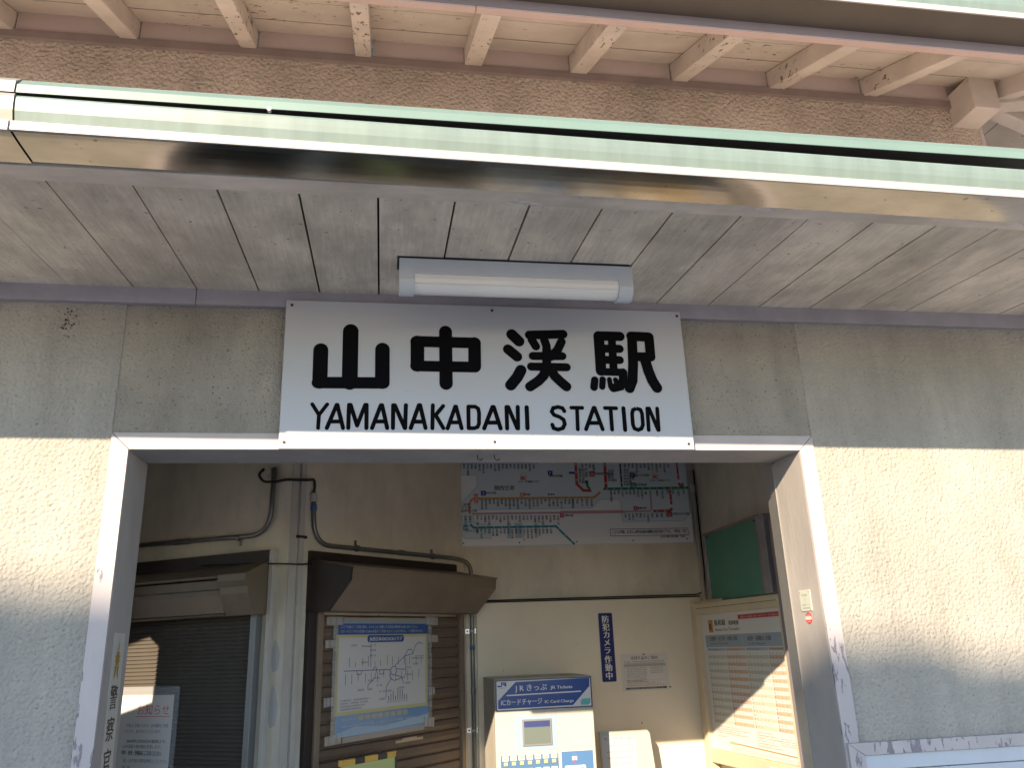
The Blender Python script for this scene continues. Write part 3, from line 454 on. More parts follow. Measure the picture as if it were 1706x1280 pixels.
# ================================================================== STATION SIGN
sg = thing('station_sign', 'white station name sign with black lettering above the open doorway', 'sign', (.0235, -.0245, 2.142), (1, 0, 0), (0, -1, 0))
mesh_obj('sign_panel', B((-.6475, .6475, 0, .481, 0, .0125), bev=.0015), M['white'], sg)
for i, ch in enumerate(DATA['kanji']):
    bm = bmesh.new()
    for j, (pts, wd) in enumerate(ch): stroke(bm, pts, wd, .0132+.00006*j, 12)
    mesh_obj('kanji', bm, M['black'], sg)
for i, ch in enumerate(DATA['latin']):
    bm = bmesh.new()
    for j, (pts, wd) in enumerate(ch): stroke(bm, pts, wd, .0132+.00006*j, 8)
    mesh_obj('letter', bm, M['black'], sg)
for p in DATA['screws']:
    mesh_obj('screw', tube([(p[0], p[1], .011), (p[0], p[1], .0155)], .0043, 10), M['rust'], sg)
rs_ = random.Random(11); bm = bmesh.new()
for cxs in (.10, .16, .22, .27, .33, .40, .47, .52):
    for q in range(9):
        a, b, d = cxs+rs_.uniform(-.02, .02), .036+rs_.uniform(-.010, .010), rs_.uniform(.0008, .003); rect(bm, a, b, a+d, b+d*rs_.uniform(.4, 1.2), .0128)
mesh_obj('smudges', bm, flat((.24, .23, .22), .6), sg)['kind'] = 'stuff'
for i, (xx, zz) in enumerate(((-.02, 2.137), (.035, 2.137))):
    hk = mesh_obj('cup_hook', tube(smoothpath([(xx, .06, 2.149), (xx, .06, 2.134), (xx+.012, .06, 2.128), (xx+.016, .06, 2.136)], .008, 3), .0016, 6), M['rust'])
    tag(hk, ('left', 'right')[i]+' one of two small rusty hooks under the lintel below the sign', 'hook', 'rusty hooks under the lintel')

# ================================================================== LAMP
lp = thing('fluorescent_lamp', 'white fluorescent lamp fixture on the plank soffit above the sign', 'lamp', (0, -.30, 2.63))
mesh_obj('lamp_base', B((-.279, .410, -.040, .045, -.047, .0015), bev=.0015), M['lamp'], lp)
cs = [(-.038, -.0475)]+[(-.002+.037*math.cos(math.radians(a)), -.055+.038*math.sin(math.radians(a))) for a in range(190, 351, 10)]+[(.034, -.0475)]
mesh_obj('shadow_dirt_strip', B((-.285, .404, -.0435, .04, .0018, .0065)), M['cable'], lp)  # black strip stands in for the shadow and dirt line at the soffit
mesh_obj('lamp_cover', prism(cs, -.236, .366), M['lampcover'], lp, smooth=False)
ce = [(-.0405, -.034), (-.0405, -.064)]+[(-.002+.0405*math.cos(math.radians(a)), -.058+.041*math.sin(math.radians(a))) for a in range(190, 351, 10)]+[(.038, -.064), (.038, -.034)]
for a, b in ((-.2785, -.2365), (.3665, .4095)):
    mesh_obj('end_cap', prism(ce, a, b), M['lamp'], lp)
mesh_obj('cover_seam', B((-.2355, .3655, -.0385, -.036, -.0755, -.0735)), flat((.8, .8, .78)), lp)

# ================================================================== LOWER RIGHT PANEL
sb = thing('framed_panel', 'white painted panel with mitred frame right of the doorway, low on the wall', 'panel', (1.107, -.001, .4))
bm = bmesh.new()
poly_top = [(-.052, .852), (2.0-1.107, .852), (2.0-1.107, .818), (-.002, .818)]
mesh_obj('top_rail', prism(poly_top, -.0205, 0, 'y'), M['frame'], sb)
mesh_obj('side_rail', prism([(-.0525, .8515), (-.0035, .817), (-.0035, -.4), (-.0525, -.4)], -.0200, 0, 'y'), M['frame'], sb)
zz = .8165
for k in range(9):
    hgt = .043 if k == 0 else .135
    mesh_obj('board', B((-.0015, .893, -.012, 0, zz-hgt+.0025, zz), bev=.0012), M['lamp'], sb); zz -= hgt

# ================================================================== LEFT COUNTER SHUTTER
def Aloc(t): return K+uA*t
rsA = thing('roller_shutter', 'dark corrugated roller shutter with tan housing, left of the corner column', 'shutter', (*(K+uA*1.0).xy, 0), -uA, nA)
# local x: 0 at t=1.0 (left), 1.0 at corner
bm = bmesh.new()
pts = []
z = .30
while z < 1.75:
    pts += [(z, .012), (z+.0045, .018), (z+.0115, .018), (z+.016, .012)]; z += .018
for (a, d), (b, e) in zip(pts, pts[1:]):
    bm.faces.new([bm.verts.new(p) for p in ((-.30, a, d), (.832, a, d), (.832, b, e), (-.30, b, e))])
mesh_obj('shutter_curtain', bm, M['slatdark'], rsA)
mesh_obj('guide_rail', B((.834, .868, 0.0, 1.745, .002, .045), bev=.003), M['guide'], rsA)
hb = [(1.745, .002), (1.742, .10), (1.752, .117), (1.83, .137), (1.852, .132), (1.859, .114), (1.900, .108), (1.900, .002)]
def prof(name, pl, x0, x1, m, par):
    bm = prism([(d, z) for z, d in pl], x0, x1, 'x')   # (y<-d? remap below)
    for v in bm.verts: v.co = Vector((v.co.x, v.co.z, v.co.y))
    bmesh.ops.recalc_face_normals(bm, faces=bm.faces[:])
    return mesh_obj(name, bm, m, par)
prof('housing', hb, -.30, .745, M['brown2'], rsA)
prof('housing_board', [(1.906, .002), (1.906, .145), (1.914, .150), (1.975, .004)], -.30, .760, M['brown2'], rsA)
prof('housing_lip', [(1.738, .088), (1.737, .112), (1.741, .121), (1.746, .118), (1.7405, .105)], -.30, .744, M['tan'], rsA)
prof('housing_end', [(1.744, .001), (1.738, .105), (1.83, .150), (1.86, .155), (1.885, .175), (1.915, .172), (1.985, .003)], .747, .905, M['tan'], rsA)
prof('drip_board', [(1.982, .001), (1.970, .022), (2.030, .026), (2.032, .001)], -.30, .905, M['darkbrown'], rsA)
mesh_obj('side_trim', B((.908, .932, .0, 2.028, .001, .028), bev=.002), M['duct'], rsA)
# ================================================================== RIGHT COUNTER SHUTTER
rsB = thing('roller_shutter', 'brown slatted roller shutter with wide brown hood beside the ticket machine', 'shutter', (K.x, K.y, 0), uB, nB)
z = 1.735; first = None
while z > .25:
    if first is None:
        bm = prism([(.016, z-.051), (.020, z-.045), (.026, z-.030), (.022, z-.008), (.012, z-.001), (.004, z-.001), (.004, z-.051)], .196, 1.236, 'x')
        for v in bm.verts: v.co = Vector((v.co.x, v.co.z-z, v.co.y))
        bmesh.ops.recalc_face_normals(bm, faces=bm.faces[:])
        first = mesh_obj('shutter_slat', bm, M['brown'], rsB); first.location = (0, z, 0)
    else:
        o = first.copy(); COL.objects.link(o); o.parent = rsB; o.location = (0, z, random.uniform(-.0008, .0008))
    z -= .053
mesh_obj('shutter_frame', B((.160, .194, 0, 1.745, .001, .040), bev=.002), M['brown2'], rsB)
mesh_obj('shutter_frame', B((1.238, 1.268, 0, 1.745, .001, .040), bev=.002), M['brown2'], rsB)
mesh_obj('shutter_post', B((.112, .158, 0, 1.76, .001, .030), bev=.002), M['darkbrown'], rsB)
prof('hood', [(1.747, .002), (1.7465, .145), (1.873, .278), (1.925, .282), (1.928, .292), (1.934, .292), (1.936, .275), (1.985, .03), (1.985, .002)], .128, 1.252, M['brown2'], rsB)
prof('hood_end', [(1.746, .001), (1.7455, .146), (1.873, .279), (1.93, .284), (1.985, .03), (1.985, .001)], .112, .1275, M['darkbrown'], rsB)
prof('hood_backboard', [(1.962, .001), (1.962, .024), (2.026, .024), (2.026, .001)], .112, 1.226, M['darkbrown'], rsB)

# ---- pipes, ducts, cables (each its own thing)
def wA(t, z, d=.015): p = K+uA*t+nA*d; return (p.x, p.y, z)
def wB(t, z, d=.015): p = K+uB*t+nB*d; return (p.x, p.y, z)
def pipe(name, pts, r, m, label, cat, rr=.1, clamps=()):
    o = mesh_obj(name, tube(smoothpath(pts, rr, 8), r, 10), m, smooth=True); tag(o, label, cat)
    return o
def sub(o, name, bm, m): return mesh_obj(name, bm, m, o)
p1 = pipe('conduit_pipe', [wA(1.45, 2.128), wA(.109, 2.102), wA(.101, 2.42)], .0115, M['pipe'], 'grey conduit bending upward above the left dark shutter', 'pipe', .12)
sub(p1, 'coupling', tube([wA(.70, 2.1135), wA(.60, 2.1115)], .0145, 10), M['pipe'])
for t, zz in ((.29, 2.098),): sub(p1, 'pipe_clip', tube([wA(t-.007, zz+.004), wA(t+.007, zz+.004)], .016, 10), M['pipe']); sub(p1, 'pipe_clip', tube([wA(t, zz-.012, .005), wA(t, zz-.034, .005)], .008, 6), M['pipe'])
p2 = pipe('conduit_pipe', [wB(.118, 2.31), wB(.135, 2.058), wB(1.20, 2.063, .017), (.206, 2.402, 2.045), (.206, 2.402, 1.70), (.206, 2.402, .05)], .0115, M['pipe'], 'grey conduit running above the brown hood and down beside the ticket machine', 'pipe', .11)
for t in (.42, 1.02): sub(p2, 'pipe_clip', tube([wB(t-.008, 2.0607), wB(t+.008, 2.0607)], .0165, 10), M['pipe']); sub(p2, 'pipe_clip', tube([wB(t, 2.075, .004), wB(t, 2.10, .004)], .008, 6), M['pipe'])
sub(p2, 'coupling', tube([wB(.74, 2.062), wB(.78, 2.0625)], .0148, 10), M['pipe'])
sub(p2, 'coupling', tube([wB(.12, 2.30), wB(.122, 2.26)], .0175, 10), M['duct']); sub(p2, 'coupling', tube([wB(.123, 2.245), wB(.124, 2.22)], .015, 10), flat((.05, .12, .32)))
for zz in (1.655, 1.125):
    sub(p2, 'pipe_clip', tube([(.206, 2.402, zz-.006), (.206, 2.402, zz+.006)], .0145, 8), M['alu'])
    for dx in (-.0265, .0265):
        sub(p2, 'clip_plate', B((.206+dx-.012, .206+dx+.012, 2.414, 2.4185, zz-.013, zz+.013)), M['alu'])
        sub(p2, 'screw', tube([(.206+dx, 2.4145, zz), (.206+dx, 2.411, zz)], .005, 8), M['cable'])
sub(p2, 'coupling', tube([(.206, 2.402, 1.575), (.206, 2.402, 1.55)], .0145, 10), flat((.05, .10, .22)))
sub(p2, 'coupling', tube([(.206, 2.402, 1.35), (.206, 2.402, 1.31)], .0140, 10), M['pipe'])
p3 = pipe('conduit_pipe', [(1.630, 2.392, 2.6), (1.630, 2.392, .05)], .0125, M['duct'], 'pale conduit in the far right corner beside the fare map', 'pipe')
sub(p3, 'coupling', tube([(1.630, 2.392, 2.50), (1.630, 2.392, 2.455)], .0165, 10), M['duct'])
c3 = pipe('wall_cable', [(1.650, 2.397, 2.6), (1.650, 2.39, 1.95), (1.640, 2.392, 1.85), (1.60, 2.401, 1.825), (.25, 2.404, 1.823)], .004, M['cable'], 'black cable down the right corner and along the panel top', 'cable', .05)
c1 = pipe('wall_cable', [wA(.16, 2.42, .02), wA(.185, 2.395, .03), wA(.155, 2.355, .03), wA(.07, 2.343, .035), wA(.0, 2.344, .055), wB(.055, 2.352, .040), wB(.105, 2.365, .03), wB(.120, 2.34, .02), wB(.118, 2.29, .018)], .0065, M['cable'], 'thick black cable crossing the corner column high under the lintel', 'cable', .03)
c2 = pipe('wall_cable', [wA(.50, 1.985, .03), wA(.13, 1.968, .034), wA(.06, 1.962, .035), wA(.0, 1.957, .05), wB(.055, 1.957, .04), wB(.11, 1.965, .026), wB(.30, 1.995, .03)], .0035, M['cable'], 'thin black wire strung between the two shutters', 'cable', .05)
kn = mesh_obj('wall_insulator', tube([wA(.128, 2.402, .002), wA(.128, 2.402, .03)], .016, 12), M['duct']); tag(kn, 'small round cream knob on the wall by the thick black cable', 'insulator')
for zz, hh in ((1.50, .13), (1.27, .17)):
    pp = [(.02, 0), (.05, -.01), (.062, .03), (.06, hh*.6), (.045, hh), (.03, hh*.9), (.012, hh*.5)]
    bmq = bmesh.new(); bmq.faces.new([bmq.verts.new((K.x+uA.x*(q+.01)+nA.x*.0012, K.y+uA.y*(q+.01)+nA.y*.0012, zz+h_)) for q, h_ in pp])
    mesh_obj('repair_patch', bmq, flat((.40, .39, .385), .75), bld)
d1 = thing('cable_duct', 'pale square cable duct running down the corner column', 'duct', (K.x, K.y, 0), uB, nB)
mesh_obj('duct_back', B((-.004, .036, .72, 2.6, .0005, .006)), M['duct'], d1)
mesh_obj('duct_cover', B((.043, .070, .98, 2.085, .001, .020), bev=.002), M['duct'], d1)
mesh_obj('duct_cover', B((.041, .072, 2.09, 2.6, .001, .018), bev=.002), M['duct'], d1)
mesh_obj('duct_clip', B((.030, .085, 2.080, 2.092, .0005, .022)), M['darkbrown'], d1)
mesh_obj('duct_end', tube(smoothpath([(.056, 1.0, .012), (.056, .955, .012), (.035, .93, .012), (.02, .90, .012)], .03, 4), .012, 8), M['duct'], d1)

# ================================================================== FARE MAP
D = DATA['map']
fm = thing('fare_map', 'large pale railway fare map board on the rear wall below the lintel', 'map', (.126, 2.418, 2.139), (1, 0, 0), (0, -1, 0))
mesh_obj('map_board', B((0, 1.478, 0, .72, 0, .012), bev=.001), flat((.62, .68, .71), .35), fm)
ZF = .0124
def f(bm): poly(bm, D['white'], ZF)
ink('blank_area', f, (.79, .78, .77), fm, .35)
for (a, b) in D['pods']: ink('area_pod', lambda bm: rect(bm, a[0], b[1], b[0], a[1], ZF+.0002), (.44, .53, .58), fm, .35)
for i, (nm, cl) in enumerate((('border', (.25, .40, .50)), ('orange', INK['orange']), ('pink', INK['pink']), ('red', INK['red']), ('teal', INK['teal']), ('green', INK['green']), ('blue', INK['blue']), ('dark', INK['dark']))):
    def f(bm):
        for pts, wd in D[nm]: stroke(bm, pts, wd, ZF+.0004+.0001*i, 4, rnd=False)
    ink('route_line', f, cl, fm, .35)
def f(bm):   # station boxes on the lines
    for nm in ('orange', 'pink', 'teal', 'green', 'red', 'blue', 'dark'):
        for pts, wd in D[nm]:
            for a, b in zip(pts, pts[1:]):
                a = Vector(a); b = Vector(b); Ld = (b-a).length
                if Ld < .06 or wd in (.018,): continue
                n = int(Ld/.045)
                for q in range(n):
                    p = a.lerp(b, (q+.5)/n); rect(bm, p.x-wd*.3, p.y-wd*.3, p.x+wd*.3, p.y+wd*.3, ZF+.0014)
ink('station_marks', f, (.42, .44, .45), fm)['kind'] = 'stuff'
def f(bm):
    for p, n, h in D['labels']: text(bm, n, p[0], p[1], h, ZF+.0016, vertical=True, bold=.0006)
    for p, n, h in D['hlabels']: text(bm, n, p[0], p[1]-h*.4, h, ZF+.0016, bold=.0005)
ink('station_names', f, (.03, .03, .035), fm)
for p, ch, cl, s in D['squares']:
    def f(bm): rect(bm, p[0]-s/2, p[1]-s/2, p[0]+s/2, p[1]+s/2, ZF+.0018)
    sq = ink('line_symbol', f, INK[cl], fm)
    def f(bm): text(bm, ch, p[0], p[1]-s*.32, s*.66, ZF+.0022, 'c')
    mesh_obj('lettering', (lambda bm: (f(bm), bm)[1])(bmesh.new()), flat(INK['white']), sq)
for p in D['ic']:
    def f(bm): rect(bm, p[0]-.022, p[1]-.020, p[0]+.024, p[1]+.026, ZF+.0018)
    sq = ink('card_mark', f, (.62, .60, .58), fm)
    def f(bm): text(bm, 'ic', p[0], p[1]-.016, .036, ZF+.0022, 'c', bold=.0028, sx=1.2)
    mesh_obj('lettering', (lambda bm: (f(bm), bm)[1])(bmesh.new()), flat((.6, .06, .04)), sq)
a, b = D['here']
def f(bm): rect(bm, a[0], b[1], b[0], a[1], ZF+.0018)
ink('here_mark', f, (.60, .05, .05), fm)
def f(bm): text(bm, '山中渓', (a[0]+b[0])/2, a[1]-.006, .021, ZF+.0022, vertical=True, bold=.0008)
ink('lettering', f, (.75, .6, .55), fm)
a, b, c = D['note']
def f(bm):
    q = [(a[0], a[1]), (b[0], a[1]), (b[0], b[1]), (a[0], b[1]), (a[0], a[1])]
    for s, e in zip(q, q[1:]): stroke(bm, [s, e], .0028, ZF+.0018, 6)
    text(bm, '半額、ただし10円未満の端数は切り捨てです。（単位：円）', c[0]+.046, c[1]-.006, .0185, ZF+.0018, bold=.0007, width=b[0]-c[0]-.06)
ink('note', f, (.04, .04, .045), fm)
def f(bm): text(bm, 'こども', c[0], c[1]-.006, .0185, ZF+.0018, bold=.0007, width=.044)
ink('note', f, (.55, .10, .06), fm)
for p in D['holes']: mesh_obj('screw', tube([(p[0], p[1], .010), (p[0], p[1], .0155)], .0045, 8), M['rust'], fm)

# ================================================================== CAMERA NOTICE PLATE
cs_ = thing('camera_notice', 'narrow dark blue vertical plate with white characters on the rear panel', 'sign', (.957, 2.397, 1.346), (1, 0, 0), (0, -1, 0))
def rrect(x0, y0, x1, y1, r, n=4):
    out = []
    for cx, cy, a0 in ((x1-r, y1-r, 0), (x0+r, y1-r, 90), (x0+r, y0+r, 180), (x1-r, y0+r, 270)):
        for k in range(n+1): out.append((cx+r*math.cos(math.radians(a0+90*k/n)), cy+r*math.sin(math.radians(a0+90*k/n))))
    return out
mesh_obj('plate', prism(rrect(0, 0, .088, .388, .008), 0, .003, 'z'), flat((.50, .48, .44), .4), cs_)
mesh_obj('plate_face', prism(rrect(.002, .002, .086, .386, .007), .0031, .0036, 'z'), flat((.008, .014, .13), .35), cs_)
for i, ch in enumerate('防犯カメラ作動中'):
    def f(bm): text(bm, ch, .044, .372-.0452*i, .045, .0042, vertical=True, bold=.0016)
    ink('character', f, (.66, .65, .60), cs_)

# ================================================================== SMALL NOTICE
nt_ = thing('paper_notice', 'white printed notice pinned to the cream panel beside the blue plate', 'notice', (1.077, 2.397, 1.292), (1, 0, 0), (0, -1, 0))
mesh_obj('sheet', B((0, .287, 0, .204, 0, .0012)), flat((.60, .57, .52), .3), nt_)
def f(bm):
    text(bm, '手回り品のご案内', .143, .172, .0175, .0016, 'c', width=.165, bold=.0008)
    for i in range(2): fakeline(bm, .02, .265, .158-.010*i, .006, .0016)
    for i in range(9): fakeline(bm, .03, .155, .122-.0095*i, .0055, .0016)
    for i in range(4): fakeline(bm, .175, .255, .122-.0095*i, .0055, .0016)
    for i in range(1): fakeline(bm, .03, .13, .052, .0055, .0016)
ink('print', f, (.14, .13, .13), nt_)
def f(bm): rect(bm, .018, .132, .270, .146, .0014)
ink('print', f, (.36, .35, .35), nt_)
def f(bm):
    q = [(.018, .058), (.270, .058), (.270, .146), (.018, .146), (.018, .058)]
    for s, e in zip(q, q[1:]): stroke(bm, [s, e], .0009, .00145, 2, rnd=False)
ink('print', f, (.3, .3, .3), nt_)
def f(bm):
    for i in range(3): fakeline(bm, .028, .20+.03*i, .044-.0095*i, .0065, .0016)
ink('print', f, (.50, .22, .17), nt_)
def f(bm): rect(bm, .02, .008, .268, .018, .0014)
ink('print', f, (.04, .04, .04), nt_)
def f(bm): fakeline(bm, .032, .25, .0105, .0055, .0018)
ink('print', f, (.5, .48, .45), nt_)
for p in ((.143, .199), (.287, .013)): mesh_obj('pin', tube([(p[0], p[1], .001), (p[0], p[1], .007)], .0045, 8), M['cable'], nt_)

# ================================================================== TICKET MACHINE
Q = DATA['machine']
tm = thing('ticket_machine', 'cream ticket machine with blue header panel in front of the rear wall', 'ticket machine', (.262, 1.92, 0), (1, 0, 0), (0, -1, 0))
mesh_obj('cabinet', B((0, .513, .0, 1.405, -.468, 0), bev=.004), M['machine'], tm)
mesh_obj('side_seam', B((-.0012, .0, .05, 1.39, -.075, -.070)), flat((.3, .27, .2)), tm)
h = Q['hdr']
hd = mesh_obj('header', prism([(.004, 1.252), (.508, 1.252), (.508, 1.4), (.004, 1.4)], .0005, .010, 'z'), flat((.035, .05, .11), .35), tm)
def f(bm): poly(bm, rrect(.010, 1.2575, .502, 1.3945, .006), .0104)
mesh_obj('header_border', (lambda bm: (f(bm), bm)[1])(bmesh.new()), flat((.62, .62, .62), .35), hd)
def f(bm): poly(bm, Q['blue'], .0108)
mesh_obj('header_panel', (lambda bm: (f(bm), bm)[1])(bmesh.new()), flat((.001, .05, .27), .35), hd)
def f(bm):
    a, b = Q['line']; stroke(bm, [a, b], .006, .0112, 4, rnd=False)
    for (p, s, hh), wd in zip(Q['t'], (.166, .115, .212, .150)): text(bm, s, p[0], p[1]-.001, hh, .0112, width=wd, bold=.0006)
mesh_obj('lettering', (lambda bm: (f(bm), bm)[1])(bmesh.new()), flat((.66, .66, .66), .4), hd)
def f(bm):
    (x0, y0), (x1, y1) = Q['logo']
    # railway emblem: linked J and R drawn as thick strokes
    s = [[(x0, y0+.006), (x0+.004, y0+.002), (x0+.018, y0+.002), (x0+.022, y0+.006), (x0+.022, y1)], [(x0+.022, y1-.003), (x1-.004, y1-.003), (x1-.002, y1-.008), (x1-.004, y1-.011), (x0+.028, y1-.011)], [(x0+.034, y1-.011), (x1, y0+.002)]]
    for p in s: stroke(bm, p, .0062, .0112, 3, rnd=False)
    fakeline(bm, x0+.012, x1-.008, y0-.008, .0045, .0112)
mesh_obj('emblem', (lambda bm: (f(bm), bm)[1])(bmesh.new()), flat((.02, .05, .25), .4), hd)
def f(bm):
    (x0, y0), (x1, y1) = Q['tag']; poly(bm, [(x0, y0), (x1-.012, y0), (x1, y0+.010), (x1, y1), (x0+.010, y1), (x0, y1-.010)], .0112)
mesh_obj('card_tag', (lambda bm: (f(bm), bm)[1])(bmesh.new()), flat((.12, .42, .42), .4), hd)
(x0, y1), (x1, y0) = Q['lb']
mesh_obj('screen_surround', B((x0, x1, y0, y1, .0003, .0025)), flat((.27, .37, .46), .4), tm)
(x0, y1), (x1, y0) = Q['sf']
sc_ = mesh_obj('screen_bezel', B((x0, x1, y0, y1, .0027, .008), bev=.0015), flat((.20, .20, .21), .4), tm)
mesh_obj('screen', B((x0+.008, x1-.008, y0+.009, y1-.007, .0082, .0088)), flat((.13, .16, .145), .15), sc_)
mesh_obj('screen_banner', B((x0+.009, x1-.009, y1-.037, y1-.009, .0089, .0092)), flat((.035, .05, .16), .2), sc_)
(x0, y1), (x1, y0) = Q['bp']
mesh_obj('button_panel', B((x0, x1, y0-.25, y1, .0003, .003), bev=.001), flat((.07, .16, .32), .4), tm)
for row in range(4):
    for i, (a, b, c, d) in enumerate(Q['btn']):
        dz = -.062*row
        lb = mesh_obj('price_label', prism(rrect(a[0], b[1]+dz, b[0], a[1]+dz, .004), .0032, .0042, 'z'), flat((.52, .50, .47), .4), tm)
        def f(bm): text(bm, str([150, 190, 210, 240, 330, 420, 510][i]), (a[0]+b[0])/2, b[1]+dz+.007, .011, .0046, 'c', bold=.0006)
        mesh_obj('lettering', (lambda bm: (f(bm), bm)[1])(bmesh.new()), flat((.72, .38, .22)), lb)
        mesh_obj('button', B((c[0], d[0], d[1]+dz, c[1]+dz, .0032, .0075), bev=.0012), flat((.40, .40, .26), .35), tm)
(x0, y1), (x1, y0) = Q['rp']
mesh_obj('coin_panel', B((x0, x1, y0-.26, y1, .0003, .003), bev=.001), flat((.07, .17, .36), .4), tm)
p = Q['tri']
def f(bm): poly(bm, [(p[0]-.0085, p[1]+.005), (p[0], p[1]-.008), (p[0]+.0085, p[1]+.005)], .0042)
ink('arrow_mark', f, (.60, .05, .09), tm)
def f(bm): rect(bm, p[0]-.013, p[1]+.006, p[0]+.013, p[1]+.024, .0035)
ink('arrow_plate', f, (.62, .52, .55), tm)
def f(bm): text(bm, '投入', p[0], p[1]+.034, .008, .0035, 'c')
ink('lettering', f, (.2, .25, .4), tm)
(x0, y1), (x1, y0) = Q['slot']
mesh_obj('coin_slot', B((x0, x1, y0-.02, y1, .0032, .010), bev=.004), flat((.72, .72, .72), .35), tm)
mesh_obj('coin_mouth', B((x0+.02, x1-.012, y0-.005, y1-.010, .0102, .0108)), flat((.20, .19, .22), .3), tm)
for q in Q['scr']: mesh_obj('screw', tube([(q[0], q[1], 0), (q[0], q[1], .0022)], .0022, 6), flat((.22, .22, .22), .5), tm)
(x0, y1), (x1, y0) = Q['grille']
def f(bm):
    for i in range(9):
        for j in range(9):
            if (i+j) % 2 == 0: rect(bm, x0+.0044*i, y0+.0044*j, x0+.0044*i+.0020, y0+.0044*j+.0020, .0006)
ink('speaker_grille', f, (.45, .40, .30), tm)

# ================================================================== LEAFLET BOARD (leaning against the panel)
lf = thing('leaflet_board', 'white printed notice stand leaning on the wall right of the ticket machine', 'notice stand', (.893, 2.115, 0), (1, 0, 0), (0, -1, .0))
lf.matrix_world = lf.matrix_world @ Matrix.Rotation(math.radians(-4.2), 4, 'X')
mesh_obj('board', prism([(0, 0), (.33, 0), (.260, 1.085), (.247, 1.105), (-.024, 1.105)], -.02, 0, 'z'), flat((.46, .44, .39), .4), lf)
mesh_obj('sheet', B((-.010, .176, .30, 1.085, .0005, .002)), flat((.47, .47, .47), .35), lf)
mesh_obj('sheet_rail', B((-.014, .184, 1.086, 1.103, .0005, .004)), flat((.36, .42, .38), .4), lf)
def f(bm):
    text(bm, '新しい切符の買い方案内', .0, 1.062, .013, .0024, width=.165)
    for i in range(10): fakeline(bm, .0+random.uniform(0, .03), .16, 1.03-.03*i, .006, .0024)
ink('print', f, (.12, .14, .28), lf)

# ================================================================== TIMETABLE BOARD
D = DATA['tt']
T0 = Vector((1.655, 1.45, 0)); T1 = Vector((1.555, 2.33, 0)); uT = (T0-T1).normalized(); nT = Vector((uT.y, -uT.x, 0))
# origin so that local x = .854-u
oT = T0-uT*.854
tb = thing('timetable_board', 'cream framed train timetable board on the right wall, half in sun', 'timetable', (oT.x, oT.y, 0), uT, nT)
mesh_obj('frame_stile', B((-.045, -.004, .3, 1.765, -.03, .028), bev=.003), M['tt_frame'], tb)
mesh_obj('frame_stile', B((-.100, -.048, .3, 1.785, -.05, .012), bev=.003), M['tt_frame'], tb)
mesh_obj('frame_stile', B((.850, .905, .3, 1.765, -.03, .028), bev=.003), M['tt_frame'], tb)
mesh_obj('frame_rail', B((-.0035, .8495, 1.702, 1.766, -.03, .026), bev=.003), M['tt_frame'], tb)
mesh_obj('frame_rail', B((-.0035, .8495, .905, .975, -.03, .026), bev=.003), M['tt_frame'], tb)
mesh_obj('frame_groove', B((.0, .84, 1.735, 1.7375, .026, .0265)), M['darkbrown'], tb)
mesh_obj('back_panel', B((-.09, .90, .3, 1.785, -.05, -.031)), M['tt_frame'], tb)
mesh_obj('timetable_sheet', B((-.003, .849, .976, 1.701, -.02, 0)), flat((.66, .645, .62), .35), tb)
def f(bm): rect(bm, D['red'][0][0], 1.660, .847, 1.683, .0006)
ink('red_banner', f, (.45, .035, .04), tb)
def f(bm): text(bm, '月曜日から金曜日 土曜・休日ダイヤ／印は運転日注意', .44, 1.665, .011, .001, width=.39)
ink('lettering', f, (.62, .45, .42), tb)
def f(bm): rect(bm, .083, 1.5985, .134, 1.668, .0006)
ink('line_symbol', f, (.58, .25, .06), tb)
def f(bm): text(bm, 'R', .1085, 1.611, .044, .001, 'c', bold=.002)
ink('lettering', f, (.05, .03, .02), tb)
def f(bm):
    text(bm, '阪和線', .157, 1.636, .030, .001, width=.120, bold=.0012); text(bm, '発車時刻', .313, 1.634, .022, .001, width=.105, bold=.001)
    text(bm, 'Hanwa Line Timetable', .160, 1.604, .020, .001, width=.26)
    text(bm, '日根野・天王寺・大阪 方面', .085, 1.554, .021, .001, width=.30, bold=.0007); text(bm, 'for Hineno, Tennoji, Osaka', .087, 1.532, .013, .001, width=.20)
    text(bm, '紀伊・和歌山 方面', .494, 1.549, .021, .001, width=.22, bold=.0007); text(bm, 'for Kii, Wakayama', .498, 1.527, .013, .001, width=.16)
ink('lettering', f, (.07, .065, .065), tb)
def f(bm): rect(bm, .032, 1.517, .438, 1.584, .0006); rect(bm, .440, 1.517, .845, 1.584, .0006)
ink('direction_band', f, (.32, .38, .44), tb)
cx = [.043, .2556, .4627, .6784, .845]
for c in range(4):
    ink('column_head', lambda bm: rect(bm, cx[c], 1.498, cx[c+1]-.005, 1.513, .0006), ((.34, .42, .48), (.56, .38, .27))[c % 2], tb)
nr = 20; zt, zb = 1.494, 1.114; rh = (zt-zb)/nr
for c in range(4):
    for q in range(1, nr, 2):
        ink('row_band', lambda bm: rect(bm, cx[c], zt-rh*(q+1), cx[c+1]-.006, zt-rh*q, .0006), ((.52, .52, .42), (.58, .41, .30))[c % 2], tb)
rr_ = random.Random(3)
def f(bm):
    for c in range(4):
        text(bm, ('平日 Weekdays', '土・休日 Saturdays and Holidays')[c % 2], cx[c]+.012, 1.501, .009, .001, width=.12)
        for q in range(nr):
            text(bm, str((5+q-1) % 24 if q else 5), cx[c]+.006, zt-rh*(q+1)+.004, .0115, .001, bold=.0007, sx=.8)
            mns = sorted(rr_.sample(range(2, 59), rr_.randint(2, 4)))
            for j, mn in enumerate(mns): text(bm, '%02d' % mn, cx[c]+.032+.033*j, zt-rh*(q+1)+.0045, .0095, .001, sx=.8)
ink('numerals', f, (.12, .11, .11), tb)
